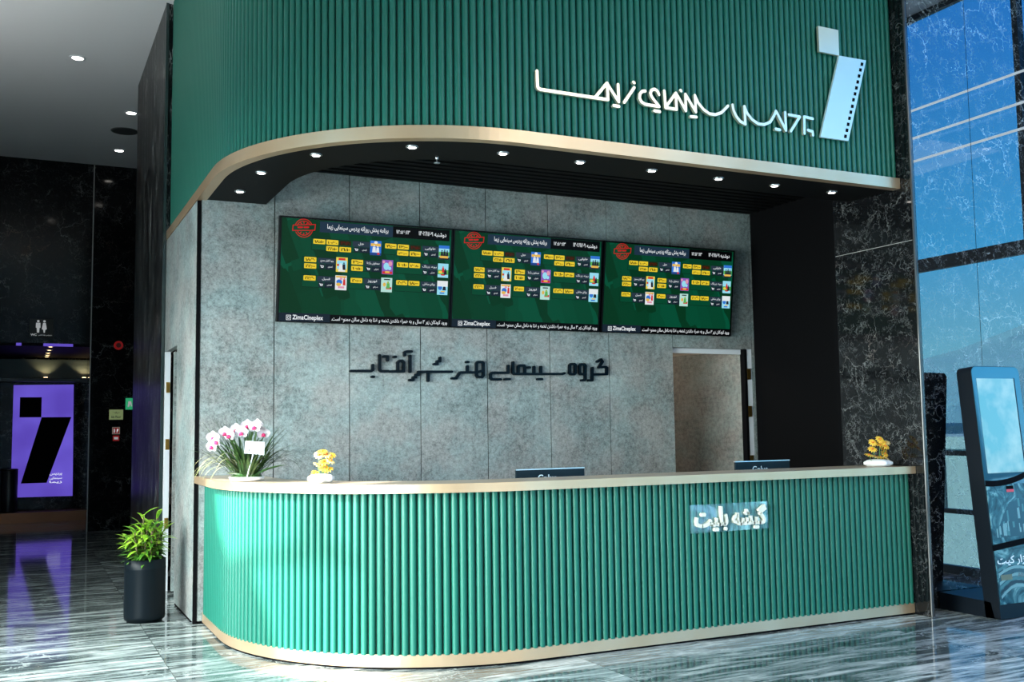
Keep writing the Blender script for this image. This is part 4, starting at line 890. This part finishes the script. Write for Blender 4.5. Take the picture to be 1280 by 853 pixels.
def daisy_pot(name, label, base, pts, rad):
    t_ = thing(name, label, 'potted flowers', tuple(base), 'yellow flower pots on the counter')
    b = Vector(base); q = MB()
    rows = []
    for j, (rr_, h_) in enumerate(((.0, .0), (.75, 0), (1.0, .016), (1.0, .034), (.72, .050), (.35, .055), (0, .056))):
        rows.append([(rad*rr_*(1+.07*math.cos(7*2*PI*i/42))*math.cos(2*PI*i/42), rad*rr_*(1+.07*math.cos(7*2*PI*i/42))*math.sin(2*PI*i/42), h_) for i in range(43)])
    q.grid(rows); q.build('pot', POTW, t_)
    st = MB()
    for i, p in enumerate(pts):
        c0 = Vector(p)-b; c0.y += rnd.uniform(-.03, .03)
        st.tube([(c0.x*.3, c0.y*.3, .03), (c0.x*.75, c0.y*.7, c0.z*.55), c0], .002, 6)
        Mx = Matrix.Translation(c0) @ Matrix.Rotation(rnd.uniform(-.5, .5), 4, 'Y') @ Matrix.Rotation(rnd.uniform(.25, .9), 4, 'X')
        pq = MB(); n_p = 11; R_ = rnd.uniform(.028, .035)
        for k in range(n_p):
            a = 2*PI*k/n_p+i; rows = []
            for j in range(5):
                u = j/4; wd = .0085*math.sin(PI*(.15+.8*u)); rr_ = .006+R_*u; dz = .008*math.sin(u*2.2)-.010*u*u
                rows.append([tuple(Mx @ Vector((rr_*math.cos(a)-s2*wd*math.sin(a), rr_*math.sin(a)+s2*wd*math.cos(a), dz))) for s2 in (-1, 0, 1)])
            pq.grid(rows)
        pq.build('flower_head', PALEY if rnd.random() < .25 else YELF, t_)
        cq = MB(); cq.ball(Mx @ Vector((0, 0, .006)), .010, (1, 1, .7), 8, 6); cq.build('flower_centre', ORAF, t_)
    st.build('stems', STEM, t_)
    return t_
daisy_pot('flower_pot', 'sunlit yellow flowers in a white dish on the curved counter end', (-4.483, .82, 1.14), [(-4.506, .82, 1.319), (-4.48, .82, 1.342), (-4.449, .82, 1.321), (-4.414, .82, 1.313), (-4.465, .82, 1.272), (-4.426, .82, 1.278), (-4.498, .82, 1.251), (-4.428, .82, 1.22), (-4.511, .82, 1.196), (-4.445, .82, 1.185), (-4.535, .82, 1.178), (-4.459, .82, 1.233)], .085)
daisy_pot('flower_pot', 'yellow flowers in a white dish on the counter beside the marble pier', (-.192, .2, 1.14), [(-0.177, .2, 1.350), (-0.227, .2, 1.326), (-0.138, .2, 1.325), (-0.084, .2, 1.320), (-0.175, .2, 1.303), (-0.135, .2, 1.295), (-0.243, .2, 1.274), (-0.117, .2, 1.269), (-0.107, .2, 1.235), (-0.304, .2, 1.229), (-0.211, .2, 1.216), (-0.161, .2, 1.209), (-0.105, .2, 1.204)], .105)

# floor plant
pb = Vector((-5.352, 2.86, 0))
pp = thing('potted_plant', 'bushy bright green plant in a tall black cylinder planter by the grey wall', 'potted plant', tuple(pb))
PLANT = mat('planter_black', (.003, .006, .009), .40, spec=.14)
q = MB(); q.lathe([(.135, 0), (.135, .018), (.154, .022), (.156, .05), (.156, .405), (.1575, .41), (.1575, .418), (.156, .423), (.156, .485), (.148, .487), (.146, .465)], seg=48); q.build('planter', PLANT, pp)
q = MB(); q.lathe([(.146, .46), (.10, .47), (.02, .475)], seg=28); q.build('soil', SOIL, pp)
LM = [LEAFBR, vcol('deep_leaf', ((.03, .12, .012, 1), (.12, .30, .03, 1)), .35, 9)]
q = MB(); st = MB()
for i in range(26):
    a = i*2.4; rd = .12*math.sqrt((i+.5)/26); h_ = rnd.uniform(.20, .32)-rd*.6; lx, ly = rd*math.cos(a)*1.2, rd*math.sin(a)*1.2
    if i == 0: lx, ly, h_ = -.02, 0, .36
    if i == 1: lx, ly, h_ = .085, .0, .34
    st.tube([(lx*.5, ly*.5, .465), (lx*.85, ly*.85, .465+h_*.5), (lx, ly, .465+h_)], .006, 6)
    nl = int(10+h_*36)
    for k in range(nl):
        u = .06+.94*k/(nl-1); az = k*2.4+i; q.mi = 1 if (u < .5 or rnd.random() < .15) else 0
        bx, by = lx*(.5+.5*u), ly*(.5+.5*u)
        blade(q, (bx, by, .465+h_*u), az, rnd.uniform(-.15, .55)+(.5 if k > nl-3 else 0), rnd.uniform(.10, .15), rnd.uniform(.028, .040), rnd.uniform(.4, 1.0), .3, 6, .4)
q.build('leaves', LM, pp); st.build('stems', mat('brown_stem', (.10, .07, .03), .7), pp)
